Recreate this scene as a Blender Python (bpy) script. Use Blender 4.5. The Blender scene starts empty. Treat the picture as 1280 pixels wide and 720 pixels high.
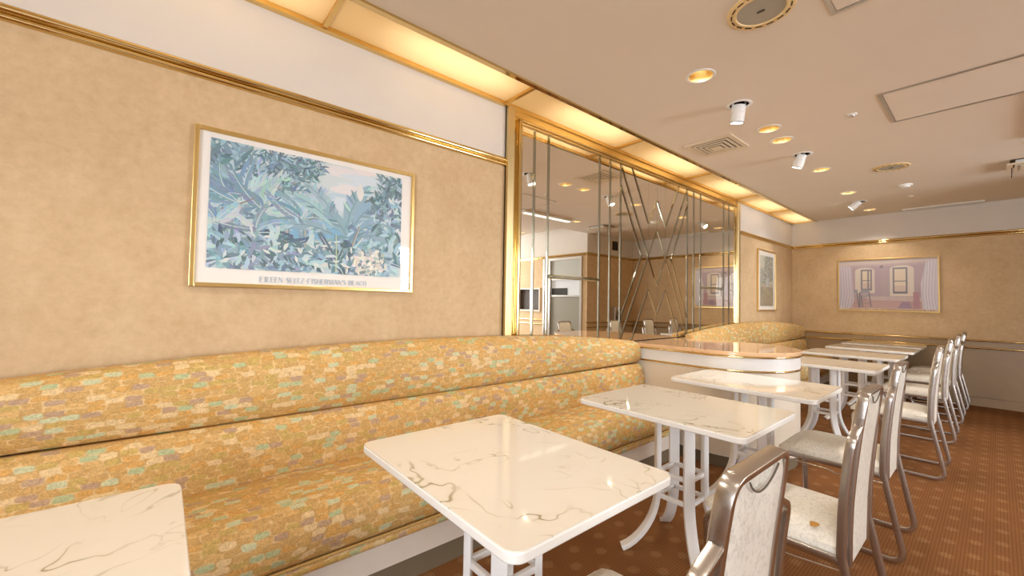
import bpy, bmesh, math, random
from mathutils import Vector, Matrix
random.seed(7)
PI = math.pi
SC = bpy.context.scene
COL = SC.collection

# ------------------------------------------------------------------ camera
FPX, YAW, PITCH, ROLL = 515.793, 0.867188, 0.0312323, 0.0177059
CAM = Vector((2.1, 0.0, 1.17))
def cam_basis():
    cy, sy = math.cos(YAW), math.sin(YAW)
    f = Vector((-sy, cy, 0)); r = Vector((cy, sy, 0)); u = Vector((0, 0, 1))
    f2 = f*math.cos(PITCH) + u*math.sin(PITCH); u2 = -f*math.sin(PITCH) + u*math.cos(PITCH)
    return r*math.cos(ROLL) + u2*math.sin(ROLL), -r*math.sin(ROLL) + u2*math.cos(ROLL), f2
r_, u_, f_ = cam_basis()
cd = bpy.data.cameras.new('camera'); cam = bpy.data.objects.new('camera', cd); COL.objects.link(cam)
cd.sensor_fit = 'HORIZONTAL'; cd.sensor_width = 36; cd.lens = 36*FPX/1280
cd.clip_start = 0.05
cam.matrix_world = Matrix(((r_.x, u_.x, -f_.x, CAM.x), (r_.y, u_.y, -f_.y, CAM.y), (r_.z, u_.z, -f_.z, CAM.z), (0, 0, 0, 1)))
SC.camera = cam

# ------------------------------------------------------------------ view, world, big lights
SC.view_settings.view_transform = 'Standard'; SC.view_settings.look = 'None'
SC.view_settings.gamma = 1.0; SC.view_settings.use_curve_mapping = False
SC.view_settings.exposure = 0.0
W = bpy.data.worlds.new('daylight'); SC.world = W; W.use_nodes = True
bg = W.node_tree.nodes['Background']; bg.inputs[0].default_value = (0.80, 0.90, 1.0, 1); bg.inputs[1].default_value = 2.0
def area(name, loc, target, sx, sy, power, col):
    l = bpy.data.lights.new(name, 'AREA'); l.shape = 'RECTANGLE'; l.size = sx; l.size_y = sy; l.energy = power; l.color = col
    o = bpy.data.objects.new(name, l); COL.objects.link(o); o.location = loc
    o.rotation_euler = (Vector(target) - Vector(loc)).to_track_quat('-Z', 'Y').to_euler(); return o
WIN_P = 400.0      # daylight through the windows of the back and right walls (both behind the viewer)
DOWN_P = 12.0      # recessed downlights
SPOT_P = 13.0      # adjustable spotlights
COVE_P = 2.5       # lamps behind the cove panels
area('window_daylight', (4.15, -2.95, 1.45), (4.0, 5, 1.2), 3.2, 1.9, WIN_P*0.56, (0.88, 0.94, 1.0))
area('window_daylight', (6.65, 4.95, 1.45), (0, 4.6, 1.2), 1.9, 1.9, WIN_P*0.55, (0.88, 0.94, 1.0))

# ------------------------------------------------------------------ materials
def srgb(r, g, b):
    f = lambda c: (c/255/12.92) if c <= 10 else ((c/255+0.055)/1.055)**2.4
    return (f(r), f(g), f(b), 1)
def new_mat(name):
    m = bpy.data.materials.new(name); m.use_nodes = True
    return m, m.node_tree.nodes, m.node_tree.links, m.node_tree.nodes['Principled BSDF']
def simple(name, col, rough=0.5, metal=0.0, coat=0.0, noise=0.0, nscale=8.0, bump=0.0, bscale=200.0, spec=0.5):
    m, N, L, P = new_mat(name)
    P.inputs['Base Color'].default_value = col; P.inputs['Roughness'].default_value = rough
    P.inputs['Metallic'].default_value = metal; P.inputs['Coat Weight'].default_value = coat
    P.inputs['Specular IOR Level'].default_value = spec
    tc = N.new('ShaderNodeTexCoord')
    if noise > 0:
        n = N.new('ShaderNodeTexNoise'); n.inputs['Scale'].default_value = nscale; n.inputs['Detail'].default_value = 5
        L.new(tc.outputs['Object'], n.inputs['Vector'])
        mx = N.new('ShaderNodeMix'); mx.data_type = 'RGBA'
        L.new(n.outputs['Fac'], mx.inputs['Factor'])
        mx.inputs[6].default_value = tuple(c*(1-noise) for c in col[:3])+(1,)
        mx.inputs[7].default_value = tuple(min(1, c*(1+noise)) for c in col[:3])+(1,)
        L.new(mx.outputs[2], P.inputs['Base Color'])
    if bump > 0:
        n2 = N.new('ShaderNodeTexNoise'); n2.inputs['Scale'].default_value = bscale; n2.inputs['Detail'].default_value = 3
        L.new(tc.outputs['Object'], n2.inputs['Vector'])
        b = N.new('ShaderNodeBump'); b.inputs['Strength'].default_value = bump; b.inputs['Distance'].default_value = 0.002
        L.new(n2.outputs['Fac'], b.inputs['Height']); L.new(b.outputs[0], P.inputs['Normal'])
    return m
def emit(name, col, s):
    m, N, L, P = new_mat(name)
    P.inputs['Base Color'].default_value = (0, 0, 0, 1); P.inputs['Emission Color'].default_value = col; P.inputs['Emission Strength'].default_value = s
    return m
def math_node(N, L, op, a, b=None, c=None):
    n = N.new('ShaderNodeMath'); n.operation = op
    for i, v in enumerate((a, b, c)):
        if v is None: continue
        if isinstance(v, (int, float)): n.inputs[i].default_value = v
        else: L.new(v, n.inputs[i])
    return n.outputs[0]

M = {}
def wallpaper():
    m, N, L, P = new_mat('beige_wallpaper'); tc = N.new('ShaderNodeTexCoord')
    n = N.new('ShaderNodeTexNoise'); n.inputs['Scale'].default_value = 5.0; n.inputs['Detail'].default_value = 6; n.inputs['Roughness'].default_value = .65
    n2 = N.new('ShaderNodeTexNoise'); n2.inputs['Scale'].default_value = 26; n2.inputs['Detail'].default_value = 4; n2.inputs['Roughness'].default_value = .7
    mp = N.new('ShaderNodeMapping'); mp.inputs['Scale'].default_value = (1, 1, 1.1)
    L.new(tc.outputs['Object'], mp.inputs['Vector']); L.new(mp.outputs[0], n2.inputs['Vector']); L.new(tc.outputs['Object'], n.inputs['Vector'])
    s = math_node(N, L, 'ADD', math_node(N, L, 'MULTIPLY', n.outputs['Fac'], .5), math_node(N, L, 'MULTIPLY', n2.outputs['Fac'], .5))
    cr = N.new('ShaderNodeValToRGB'); L.new(s, cr.inputs[0])
    cr.color_ramp.elements[0].position = .32; cr.color_ramp.elements[0].color = srgb(200, 168, 126)
    cr.color_ramp.elements[1].position = .66; cr.color_ramp.elements[1].color = srgb(222, 194, 155)
    L.new(cr.outputs[0], P.inputs['Base Color']); P.inputs['Roughness'].default_value = .75
    b = N.new('ShaderNodeBump'); b.inputs['Strength'].default_value = .12; b.inputs['Distance'].default_value = .002
    L.new(n2.outputs['Fac'], b.inputs['Height']); L.new(b.outputs[0], P.inputs['Normal'])
    return m
M['wallpaper'] = wallpaper()
M['band'] = simple('off_white_wall_cloth', srgb(222, 214, 205), .85, noise=.04, nscale=5, bump=.1, bscale=300)
M['ceiling'] = simple('tan_ceiling_paint', srgb(230, 218, 203), .9, noise=.03, nscale=3, bump=.08, bscale=260)
M['dado'] = simple('dado_marble_laminate', srgb(172, 146, 112), .35, noise=.16, nscale=4.5)
M['white'] = simple('white_painted_metal', srgb(238, 236, 234), .42, noise=.02, nscale=30)
M['white_edge'] = simple('white_table_edging', srgb(246, 244, 240), .35)
M['brass'] = simple('polished_brass', (0.70, 0.53, 0.25, 1), .10, 1.0)
M['gold'] = simple('satin_gold', (0.78, 0.56, 0.22, 1), .28, 1.0)
M['palebrass'] = simple('pale_gold_panel', (0.70, 0.56, 0.30, 1), .34, 1.0)
M['steel'] = simple('brushed_bronze_steel', (0.56, 0.52, 0.48, 1), .26, 1.0)
M['chrome'] = simple('chrome', (0.85, 0.84, 0.82, 1), .1, 1.0)
M['mirror'] = simple('bronze_tinted_mirror', (0.84, 0.79, 0.70, 1), 0.012, 1.0)
M['strip'] = simple('bevelled_mirror_strip', (0.40, 0.40, 0.33, 1), 0.08, 1.0)
M['laminate'] = simple('cream_laminate', srgb(232, 221, 203), .35, noise=.05, nscale=3)
M['kick'] = simple('brown_vinyl_kick', srgb(118, 104, 82), .5, noise=.06, nscale=10)
M['basewhite'] = simple('scuffed_white_laminate', srgb(226, 214, 200), .5, noise=.05, nscale=14)
M['lampwhite'] = simple('white_lamp_enamel', srgb(240, 238, 234), .35)
M['cream_plastic'] = simple('aged_cream_plastic', srgb(232, 202, 146), .45)
M['grille'] = simple('grey_mesh_grille', srgb(172, 166, 150), .6, noise=.1, nscale=160, bump=.4, bscale=700)
M['dark'] = simple('dark_recess', srgb(40, 34, 28), .7)
M['darkbrown'] = simple('hatch_shade_brown', srgb(62, 46, 36), .6)
M['alu'] = simple('satin_aluminium', (0.62, 0.60, 0.57, 1), .3, 1.0)
M['frost'] = simple('grey_frosted_glass', srgb(150, 148, 136), .3)
M['frost_light'] = simple('pale_frosted_glass', srgb(190, 192, 186), .3)
M['mat_board'] = simple('cream_poster_margin', srgb(250, 245, 239), .6)
M['blind'] = simple('white_slat_blind', srgb(226, 232, 240), .7)
M['bulb'] = emit('warm_bulb', (1.0, .82, .55, 1), 14)
M['lens'] = emit('spot_lens', (1.0, .93, .80, 1), 18)
M['strip_light'] = emit('white_tube_light', (1.0, .95, .88, 1), 2.0)
M['reflector'] = simple('gold_reflector', (0.88, 0.70, 0.38, 1), .30, 1.0)
M['ink'] = simple('pale_blue_print_ink', srgb(186, 204, 220), .6)
M['ink_brown'] = simple('brown_print_ink', srgb(140, 104, 72), .6)

def fabric():
    m, N, L, P = new_mat('patchwork_brocade')
    uv = N.new('ShaderNodeUVMap'); uv.uv_map = 'UVMap'
    nz = N.new('ShaderNodeTexNoise'); nz.inputs['Scale'].default_value = 26; nz.inputs['Detail'].default_value = 2
    L.new(uv.outputs[0], nz.inputs['Vector'])
    off = N.new('ShaderNodeVectorMath'); off.operation = 'SUBTRACT'; L.new(nz.outputs['Color'], off.inputs[0]); off.inputs[1].default_value = (.5, .5, .5)
    sc = N.new('ShaderNodeVectorMath'); sc.operation = 'MULTIPLY'; L.new(off.outputs[0], sc.inputs[0]); sc.inputs[1].default_value = (.024, .012, 0)
    ad = N.new('ShaderNodeVectorMath'); ad.operation = 'ADD'; L.new(uv.outputs[0], ad.inputs[0]); L.new(sc.outputs[0], ad.inputs[1])
    sx = N.new('ShaderNodeSeparateXYZ'); L.new(ad.outputs[0], sx.inputs[0])
    PW, PH = .046, .0215
    v = math_node(N, L, 'DIVIDE', sx.outputs[1], PH); row = math_node(N, L, 'FLOOR', v)
    wn = N.new('ShaderNodeTexWhiteNoise'); wn.noise_dimensions = '1D'; L.new(row, wn.inputs['W'])
    u = math_node(N, L, 'ADD', math_node(N, L, 'DIVIDE', sx.outputs[0], PW), math_node(N, L, 'MULTIPLY', wn.outputs['Value'], 7.3))
    col = math_node(N, L, 'FLOOR', u)
    cb = N.new('ShaderNodeCombineXYZ'); L.new(col, cb.inputs[0]); L.new(row, cb.inputs[1])
    w2 = N.new('ShaderNodeTexWhiteNoise'); w2.noise_dimensions = '2D'; L.new(cb.outputs[0], w2.inputs['Vector'])
    fu = math_node(N, L, 'SUBTRACT', u, col); fv = math_node(N, L, 'SUBTRACT', v, row)
    du = math_node(N, L, 'ABSOLUTE', math_node(N, L, 'SUBTRACT', fu, .5)); dv = math_node(N, L, 'ABSOLUTE', math_node(N, L, 'SUBTRACT', fv, .5))
    # rounded-rectangle distance: 0 inside, 1 at the border
    d = math_node(N, L, 'POWER', math_node(N, L, 'ADD', math_node(N, L, 'POWER', math_node(N, L, 'MULTIPLY', du, 2.05), 4.0), math_node(N, L, 'POWER', math_node(N, L, 'MULTIPLY', dv, 2.1), 4.0)), .25)
    cr = N.new('ShaderNodeValToRGB'); cr.color_ramp.interpolation = 'CONSTANT'; L.new(w2.outputs['Value'], cr.inputs[0])
    pal = [(0, (214, 172, 105)), (.17, (221, 171, 97)), (.31, (212, 170, 106)), (.44, (234, 204, 152)), (.55, (208, 176, 102)), (.66, (224, 182, 116)), (.78, (196, 162, 130)), (.87, (190, 196, 148)), (.94, (208, 208, 166))]
    e = cr.color_ramp.elements
    while len(e) < len(pal): e.new(.5)
    for el, (p, c) in zip(e, pal): el.position = p; el.color = srgb(*c)
    # scribbles inside each patch
    n3 = N.new('ShaderNodeTexNoise'); n3.inputs['Scale'].default_value = 110; n3.inputs['Detail'].default_value = 2; n3.inputs['Distortion'].default_value = 1.5
    L.new(uv.outputs[0], n3.inputs['Vector'])
    m1 = N.new('ShaderNodeMix'); m1.data_type = 'RGBA'; m1.blend_type = 'MULTIPLY'
    rr = N.new('ShaderNodeMapRange'); L.new(n3.outputs['Fac'], rr.inputs[0]); rr.inputs[1].default_value = .35; rr.inputs[2].default_value = .65; rr.inputs[3].default_value = .78; rr.inputs[4].default_value = 1.10
    m1.inputs[0].default_value = 1; L.new(cr.outputs[0], m1.inputs[6]); L.new(rr.outputs[0], m1.inputs[7])
    st = N.new('ShaderNodeMapRange'); L.new(d, st.inputs[0]); st.inputs[1].default_value = .86; st.inputs[2].default_value = 1.0; st.inputs[3].default_value = 0; st.inputs[4].default_value = .85
    m2 = N.new('ShaderNodeMix'); m2.data_type = 'RGBA'; L.new(st.outputs[0], m2.inputs[0]); L.new(m1.outputs[2], m2.inputs[6])
    n4 = N.new('ShaderNodeTexNoise'); n4.inputs['Scale'].default_value = 40; L.new(uv.outputs[0], n4.inputs['Vector'])
    cr2 = N.new('ShaderNodeValToRGB'); L.new(n4.outputs['Fac'], cr2.inputs[0])
    cr2.color_ramp.elements[0].position = .42; cr2.color_ramp.elements[0].color = srgb(196, 154, 92)
    cr2.color_ramp.elements[1].position = .6; cr2.color_ramp.elements[1].color = srgb(232, 202, 148)
    L.new(cr2.outputs[0], m2.inputs[7])
    L.new(m2.outputs[2], P.inputs['Base Color']); P.inputs['Roughness'].default_value = .55; P.inputs['Specular IOR Level'].default_value = .35
    b = N.new('ShaderNodeBump'); b.inputs['Strength'].default_value = .15; b.inputs['Distance'].default_value = .002
    L.new(n3.outputs['Fac'], b.inputs['Height']); L.new(b.outputs[0], P.inputs['Normal'])
    return m
M['fabric'] = fabric()

def swirl_marble(name, base, vein, pale, gloss=.08, scale=1.0, thr=.50, width=.018):
    m, N, L, P = new_mat(name); tc = N.new('ShaderNodeTexCoord'); oi = N.new('ShaderNodeObjectInfo')
    ofs = N.new('ShaderNodeVectorMath'); ofs.operation = 'ADD'; L.new(tc.outputs['Object'], ofs.inputs[0])
    cmb = N.new('ShaderNodeCombineXYZ'); r = math_node(N, L, 'MULTIPLY', oi.outputs['Random'], 37.0); L.new(r, cmb.inputs[0]); L.new(r, cmb.inputs[1]); L.new(cmb.outputs[0], ofs.inputs[1])
    n = N.new('ShaderNodeTexNoise'); n.inputs['Scale'].default_value = 3.2*scale; n.inputs['Detail'].default_value = 2.2; n.inputs['Distortion'].default_value = 2.9
    L.new(ofs.outputs[0], n.inputs['Vector'])
    line = math_node(N, L, 'ABSOLUTE', math_node(N, L, 'SUBTRACT', math_node(N, L, 'FRACT', math_node(N, L, 'MULTIPLY', n.outputs['Fac'], 5.0)), .5))
    l1 = N.new('ShaderNodeMapRange'); L.new(line, l1.inputs[0]); l1.inputs[1].default_value = 0; l1.inputs[2].default_value = width*5; l1.inputs[3].default_value = 1; l1.inputs[4].default_value = 0
    mk = N.new('ShaderNodeTexNoise'); mk.inputs['Scale'].default_value = 4.0*scale; mk.inputs['Detail'].default_value = 1.0; mk.inputs['Distortion'].default_value = .6
    o2 = N.new('ShaderNodeVectorMath'); o2.operation = 'ADD'; L.new(ofs.outputs[0], o2.inputs[0]); o2.inputs[1].default_value = (11, 5, 3); L.new(o2.outputs[0], mk.inputs['Vector'])
    mk1 = N.new('ShaderNodeMapRange'); L.new(mk.outputs['Fac'], mk1.inputs[0]); mk1.inputs[1].default_value = thr; mk1.inputs[2].default_value = thr+.14
    f1 = math_node(N, L, 'MULTIPLY', l1.outputs[0], mk1.outputs[0])
    l2 = N.new('ShaderNodeMapRange'); L.new(line, l2.inputs[0]); l2.inputs[1].default_value = .05; l2.inputs[2].default_value = .3; l2.inputs[3].default_value = .22; l2.inputs[4].default_value = 0
    mk2 = N.new('ShaderNodeMapRange'); L.new(mk.outputs['Fac'], mk2.inputs[0]); mk2.inputs[1].default_value = thr-.06; mk2.inputs[2].default_value = thr+.2
    f2 = math_node(N, L, 'MULTIPLY', l2.outputs[0], mk2.outputs[0])
    a = N.new('ShaderNodeMix'); a.data_type = 'RGBA'; L.new(f2, a.inputs[0]); a.inputs[6].default_value = base; a.inputs[7].default_value = pale
    b = N.new('ShaderNodeMix'); b.data_type = 'RGBA'; L.new(f1, b.inputs[0]); L.new(a.outputs[2], b.inputs[6]); b.inputs[7].default_value = vein
    L.new(b.outputs[2], P.inputs['Base Color']); P.inputs['Roughness'].default_value = gloss; P.inputs['Coat Weight'].default_value = .4; P.inputs['Coat Roughness'].default_value = .03
    return m
M['marble'] = swirl_marble('cream_swirl_marble', srgb(246, 239, 226), srgb(160, 146, 100), srgb(216, 206, 176), thr=.525, width=.015, scale=.95)
M['pink_marble'] = swirl_marble('peach_marble', srgb(236, 194, 152), srgb(190, 140, 110), srgb(236, 204, 176), thr=.40, scale=1.6)

def carpet():
    m, N, L, P = new_mat('rust_carpet'); tc = N.new('ShaderNodeTexCoord'); sx = N.new('ShaderNodeSeparateXYZ'); L.new(tc.outputs['Object'], sx.inputs[0])
    nz = N.new('ShaderNodeTexNoise'); nz.inputs['Scale'].default_value = 70; nz.inputs['Detail'].default_value = 2; L.new(tc.outputs['Object'], nz.inputs['Vector'])
    # staggered flower medallions, 87 mm x 180 mm lattice
    def motif(ox, oy):
        a = math_node(N, L, 'DIVIDE', math_node(N, L, 'ADD', sx.outputs[0], ox), .175); b = math_node(N, L, 'DIVIDE', math_node(N, L, 'ADD', sx.outputs[1], oy), .18)
        a = math_node(N, L, 'SUBTRACT', math_node(N, L, 'FRACT', a), .5); b = math_node(N, L, 'SUBTRACT', math_node(N, L, 'FRACT', b), .5)
        a = math_node(N, L, 'MULTIPLY', a, .175/.026); b = math_node(N, L, 'MULTIPLY', b, .18/.030)
        return math_node(N, L, 'ADD', math_node(N, L, 'MULTIPLY', a, a), math_node(N, L, 'MULTIPLY', b, b))
    d = math_node(N, L, 'MINIMUM', motif(0.0, 0.0), motif(.0875, .09))
    d = math_node(N, L, 'ADD', d, math_node(N, L, 'MULTIPLY', math_node(N, L, 'SUBTRACT', nz.outputs['Fac'], .5), 1.6))
    mk = N.new('ShaderNodeMapRange'); L.new(d, mk.inputs[0]); mk.inputs[1].default_value = .5; mk.inputs[2].default_value = 1.15; mk.inputs[3].default_value = .30; mk.inputs[4].default_value = 0
    # small woven check, 11 mm
    def tri(s, p): return math_node(N, L, 'ABSOLUTE', math_node(N, L, 'SUBTRACT', math_node(N, L, 'FRACT', math_node(N, L, 'DIVIDE', s, p)), .5))
    ck = math_node(N, L, 'MULTIPLY', math_node(N, L, 'GREATER_THAN', tri(sx.outputs[0], .0125), .2), math_node(N, L, 'GREATER_THAN', tri(sx.outputs[1], .0125), .2))
    a = N.new('ShaderNodeMix'); a.data_type = 'RGBA'; L.new(ck, a.inputs[0]); a.inputs[6].default_value = srgb(118, 78, 46); a.inputs[7].default_value = srgb(142, 95, 56)
    b = N.new('ShaderNodeMix'); b.data_type = 'RGBA'; L.new(math_node(N, L, 'MULTIPLY', mk.outputs[0], math_node(N, L, 'MULTIPLY_ADD', ck, .5, .5)), b.inputs[0]); L.new(a.outputs[2], b.inputs[6]); b.inputs[7].default_value = srgb(184, 146, 104)
    big = N.new('ShaderNodeTexNoise'); big.inputs['Scale'].default_value = 1.6; big.inputs['Detail'].default_value = 4; L.new(tc.outputs['Object'], big.inputs['Vector'])
    mr = N.new('ShaderNodeMapRange'); L.new(big.outputs['Fac'], mr.inputs[0]); mr.inputs[1].default_value = .3; mr.inputs[2].default_value = .7; mr.inputs[3].default_value = .88; mr.inputs[4].default_value = 1.06
    c = N.new('ShaderNodeMix'); c.data_type = 'RGBA'; c.blend_type = 'MULTIPLY'; c.inputs[0].default_value = 1; L.new(b.outputs[2], c.inputs[6]); L.new(mr.outputs[0], c.inputs[7])
    L.new(c.outputs[2], P.inputs['Base Color']); P.inputs['Roughness'].default_value = .95; P.inputs['Specular IOR Level'].default_value = .1
    bp = N.new('ShaderNodeBump'); bp.inputs['Strength'].default_value = .5; bp.inputs['Distance'].default_value = .004; L.new(ck, bp.inputs['Height']); L.new(bp.outputs[0], P.inputs['Normal'])
    return m
M['carpet'] = carpet()

def vinyl():
    m, N, L, P = new_mat('embossed_white_vinyl'); tc = N.new('ShaderNodeTexCoord')
    vo = N.new('ShaderNodeTexNoise'); vo.inputs['Scale'].default_value = 75; vo.inputs['Detail'].default_value = 2.5; vo.inputs['Distortion'].default_value = 1.2
    L.new(tc.outputs['Object'], vo.inputs['Vector'])
    cr = N.new('ShaderNodeValToRGB'); L.new(vo.outputs['Fac'], cr.inputs[0])
    cr.color_ramp.elements[0].position = .36; cr.color_ramp.elements[0].color = srgb(208, 202, 190)
    cr.color_ramp.elements[1].position = .52; cr.color_ramp.elements[1].color = srgb(229, 223, 211)
    L.new(cr.outputs[0], P.inputs['Base Color']); P.inputs['Roughness'].default_value = .4
    b = N.new('ShaderNodeBump'); b.inputs['Strength'].default_value = .3; b.inputs['Distance'].default_value = .002
    L.new(vo.outputs['Fac'], b.inputs['Height']); L.new(b.outputs[0], P.inputs['Normal'])
    return m
M['vinyl'] = vinyl()
M['seam'] = simple('dark_seam', srgb(96, 84, 70), .7)

def opal():
    m, N, L, P = new_mat('opal_amber_acrylic')
    tr = N.new('ShaderNodeBsdfTranslucent'); tr.inputs[0].default_value = (1.0, .94, .80, 1)
    df = N.new('ShaderNodeBsdfDiffuse'); df.inputs[0].default_value = srgb(244, 214, 158)
    gl = N.new('ShaderNodeBsdfGlossy'); gl.inputs[0].default_value = (1, 1, 1, 1); gl.inputs[1].default_value = .15
    a = N.new('ShaderNodeMixShader'); a.inputs[0].default_value = .45; L.new(tr.outputs[0], a.inputs[1]); L.new(df.outputs[0], a.inputs[2])
    b = N.new('ShaderNodeMixShader'); b.inputs[0].default_value = .04; L.new(a.outputs[0], b.inputs[1]); L.new(gl.outputs[0], b.inputs[2])
    L.new(b.outputs[0], N['Material Output'].inputs[0]); return m
M['opal'] = opal()
def glazing(name, wav):
    m, N, L, P = new_mat(name); tc = N.new('ShaderNodeTexCoord')
    tr = N.new('ShaderNodeBsdfTransparent'); gl = N.new('ShaderNodeBsdfGlossy'); gl.inputs[1].default_value = .02
    lw = N.new('ShaderNodeFresnel'); lw.inputs[0].default_value = 1.45
    ge = N.new('ShaderNodeNewGeometry'); fac = math_node(N, L, 'MULTIPLY', lw.outputs[0], math_node(N, L, 'SUBTRACT', 1.0, ge.outputs['Backfacing']))
    mx = N.new('ShaderNodeMixShader'); L.new(fac, mx.inputs[0]); L.new(tr.outputs[0], mx.inputs[1]); L.new(gl.outputs[0], mx.inputs[2])
    n = N.new('ShaderNodeTexNoise'); n.inputs['Scale'].default_value = 3.5; n.inputs['Detail'].default_value = 0; L.new(tc.outputs['Object'], n.inputs['Vector'])
    b = N.new('ShaderNodeBump'); b.inputs['Strength'].default_value = wav; b.inputs['Distance'].default_value = .02
    L.new(n.outputs['Fac'], b.inputs['Height']); L.new(b.outputs[0], gl.inputs['Normal']); L.new(b.outputs[0], lw.inputs['Normal'])
    L.new(mx.outputs[0], N['Material Output'].inputs[0]); return m
M['glaze'] = glazing('poster_glazing', .12)
M['glaze_wavy'] = glazing('wavy_poster_glazing', .55)
M['pane'] = glazing('window_glass', 0.0)
def vcol(name, rough=.6):
    m, N, L, P = new_mat(name); a = N.new('ShaderNodeVertexColor'); a.layer_name = 'Col'
    L.new(a.outputs[0], P.inputs['Base Color']); P.inputs['Roughness'].default_value = rough; return m
M['print'] = vcol('printed_paper')

# ------------------------------------------------------------------ mesh helpers
class MB:
    def __init__(s): s.v = []; s.f = []; s.mi = []; s.uv = {}; s.col = {}
    def add(s, vs, fs, mi=0, uvs=None, col=None):
        o = len(s.v); s.v += [tuple(v) for v in vs]
        for k, f in enumerate(fs):
            i = len(s.f); s.f.append([o+a for a in f]); s.mi.append(mi)
            if uvs: s.uv[i] = uvs[k]
            if col: s.col[i] = col
    def box(s, x0, x1, y0, y1, z0, z1, mi=0):
        s.add([(x0, y0, z0), (x1, y0, z0), (x1, y1, z0), (x0, y1, z0), (x0, y0, z1), (x1, y0, z1), (x1, y1, z1), (x0, y1, z1)],
              [(3, 2, 1, 0), (4, 5, 6, 7), (0, 1, 5, 4), (1, 2, 6, 5), (2, 3, 7, 6), (3, 0, 4, 7)], mi)
    def prism(s, poly, fn, h0, h1, mi=0):
        """polygon (2-D, counter-clockwise seen from +h) extruded from h0 to h1; fn(a, b, h) -> point"""
        n = len(poly); vs = [fn(a, b, h0) for a, b in poly] + [fn(a, b, h1) for a, b in poly]
        s.add(vs, [list(range(n))[::-1], list(range(n, 2*n))] + [(i, (i+1) % n, n+(i+1) % n, n+i) for i in range(n)], mi)
    def lathe(s, prof, seg=32, c=(0, 0, 0), mi=0, rot=None, cap=False):
        n = len(prof); vs = []
        for k in range(seg):
            a = 2*PI*k/seg
            for r, z in prof:
                p = Vector((r*math.cos(a), r*math.sin(a), z))
                if rot is not None: p = rot @ p
                vs.append(tuple(p + Vector(c)))
        fs = [(k*n+i, ((k+1) % seg)*n+i, ((k+1) % seg)*n+i+1, k*n+i+1) for k in range(seg) for i in range(n-1)]
        if cap: fs += [[k*n for k in range(seg)][::-1], [k*n+n-1 for k in range(seg)]]
        s.add(vs, fs, mi)
    def sweep(s, path, sec, n0, closed=False, mi=0, cap=True, scale=None):
        """sec = list of (a, b): a along the transported normal, b along binormal"""
        P = [Vector(p) for p in path]; n = len(P); m = len(sec); vs = []
        N = Vector(n0)
        for i in range(n):
            if closed: T = (P[(i+1) % n] - P[i-1])
            else: T = P[min(i+1, n-1)] - P[max(i-1, 0)]
            T.normalize(); N = (N - T*N.dot(T)).normalized(); B = T.cross(N)
            k = scale[i] if scale else 1
            for a, b in sec: vs.append(tuple(P[i] + N*a*k + B*b*k))
        fs = []
        for i in range(n if closed else n-1):
            j = (i+1) % n
            for k in range(m): fs.append((i*m+k, i*m+(k+1) % m, j*m+(k+1) % m, j*m+k))
        if cap and not closed: fs += [list(range(m))[::-1], [(n-1)*m+k for k in range(m)]]
        s.add(vs, fs, mi)
    def build(s, name, mats, parent=None, loc=None, smooth=35, bevel=0, fix=True):
        me = bpy.data.meshes.new(name); me.from_pydata(s.v, [], s.f); me.update()
        if not isinstance(mats, (list, tuple)): mats = [mats]
        for m in mats: me.materials.append(m)
        for p, i in zip(me.polygons, s.mi): p.material_index = i
        if s.uv:
            l = me.uv_layers.new(name='UVMap')
            for i, u in s.uv.items():
                for li, q in zip(me.polygons[i].loop_indices, u): l.data[li].uv = q
        if s.col:
            c = me.color_attributes.new('Col', 'FLOAT_COLOR', 'CORNER')
            for i, q in s.col.items():
                for li in me.polygons[i].loop_indices: c.data[li].color = q
        elif fix:
            bm = bmesh.new(); bm.from_mesh(me); bmesh.ops.recalc_face_normals(bm, faces=bm.faces); bm.to_mesh(me); bm.free()
        if smooth:
            me.shade_smooth(); me.set_sharp_from_angle(angle=math.radians(smooth))
        o = bpy.data.objects.new(name, me); COL.objects.link(o)
        if parent: o.parent = parent
        if loc: o.location = loc
        if bevel:
            b = o.modifiers.new('bevel', 'BEVEL'); b.width = bevel; b.segments = 2; b.limit_method = 'ANGLE'
        return o
def rect_sec(a, b, r=0.0):
    if r <= 0: return [(-a, -b), (a, -b), (a, b), (-a, b)]
    out = []
    for cx, cy, s in ((a-r, -b+r, -PI/2), (a-r, b-r, 0), (-a+r, b-r, PI/2), (-a+r, -b+r, PI)):
        for k in range(3): out.append((cx+r*math.cos(s+k*PI/4), cy+r*math.sin(s+k*PI/4)))
    return out
def circ_sec(r, n=10): return [(r*math.cos(2*PI*k/n), r*math.sin(2*PI*k/n)) for k in range(n)]
def fillet(pts, rad, seg=6, closed=False):
    """round the corners of a 3-D polyline; rad may be a list"""
    P = [Vector(p) for p in pts]; n = len(P); out = []
    for i in range(n):
        r = rad[i] if isinstance(rad, (list, tuple)) else rad
        if (not closed and i in (0, n-1)) or r <= 0: out.append(P[i]); continue
        a = (P[i-1]-P[i]); b = (P[(i+1) % n]-P[i]); la, lb = a.length, b.length; a.normalize(); b.normalize()
        ang = a.angle(b); t = min(r/math.tan(ang/2), la*.49, lb*.49)
        p0 = P[i]+a*t; p1 = P[i]+b*t
        for k in range(seg+1):
            u = k/seg; out.append(p0*(1-u)**2 + P[i]*2*u*(1-u) + p1*u*u)
    return out
def rrect(hx, hy, r, n=6, cx=0, cy=0):
    out = []
    for sx, sy, s in ((1, -1, -PI/2), (1, 1, 0), (-1, 1, PI/2), (-1, -1, PI)):
        for k in range(n+1):
            a = s + k*PI/2/n; out.append((cx+sx*(hx-r)+r*math.cos(a), cy+sy*(hy-r)+r*math.sin(a)))
    return out
XY = lambda a, b, h: (a, b, h)
YZ = lambda a, b, h: (h, a, b)           # polygon in the wall plane X = h
XZ = lambda a, b, h: (a, -h, b)          # polygon in plane Y = -h

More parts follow.
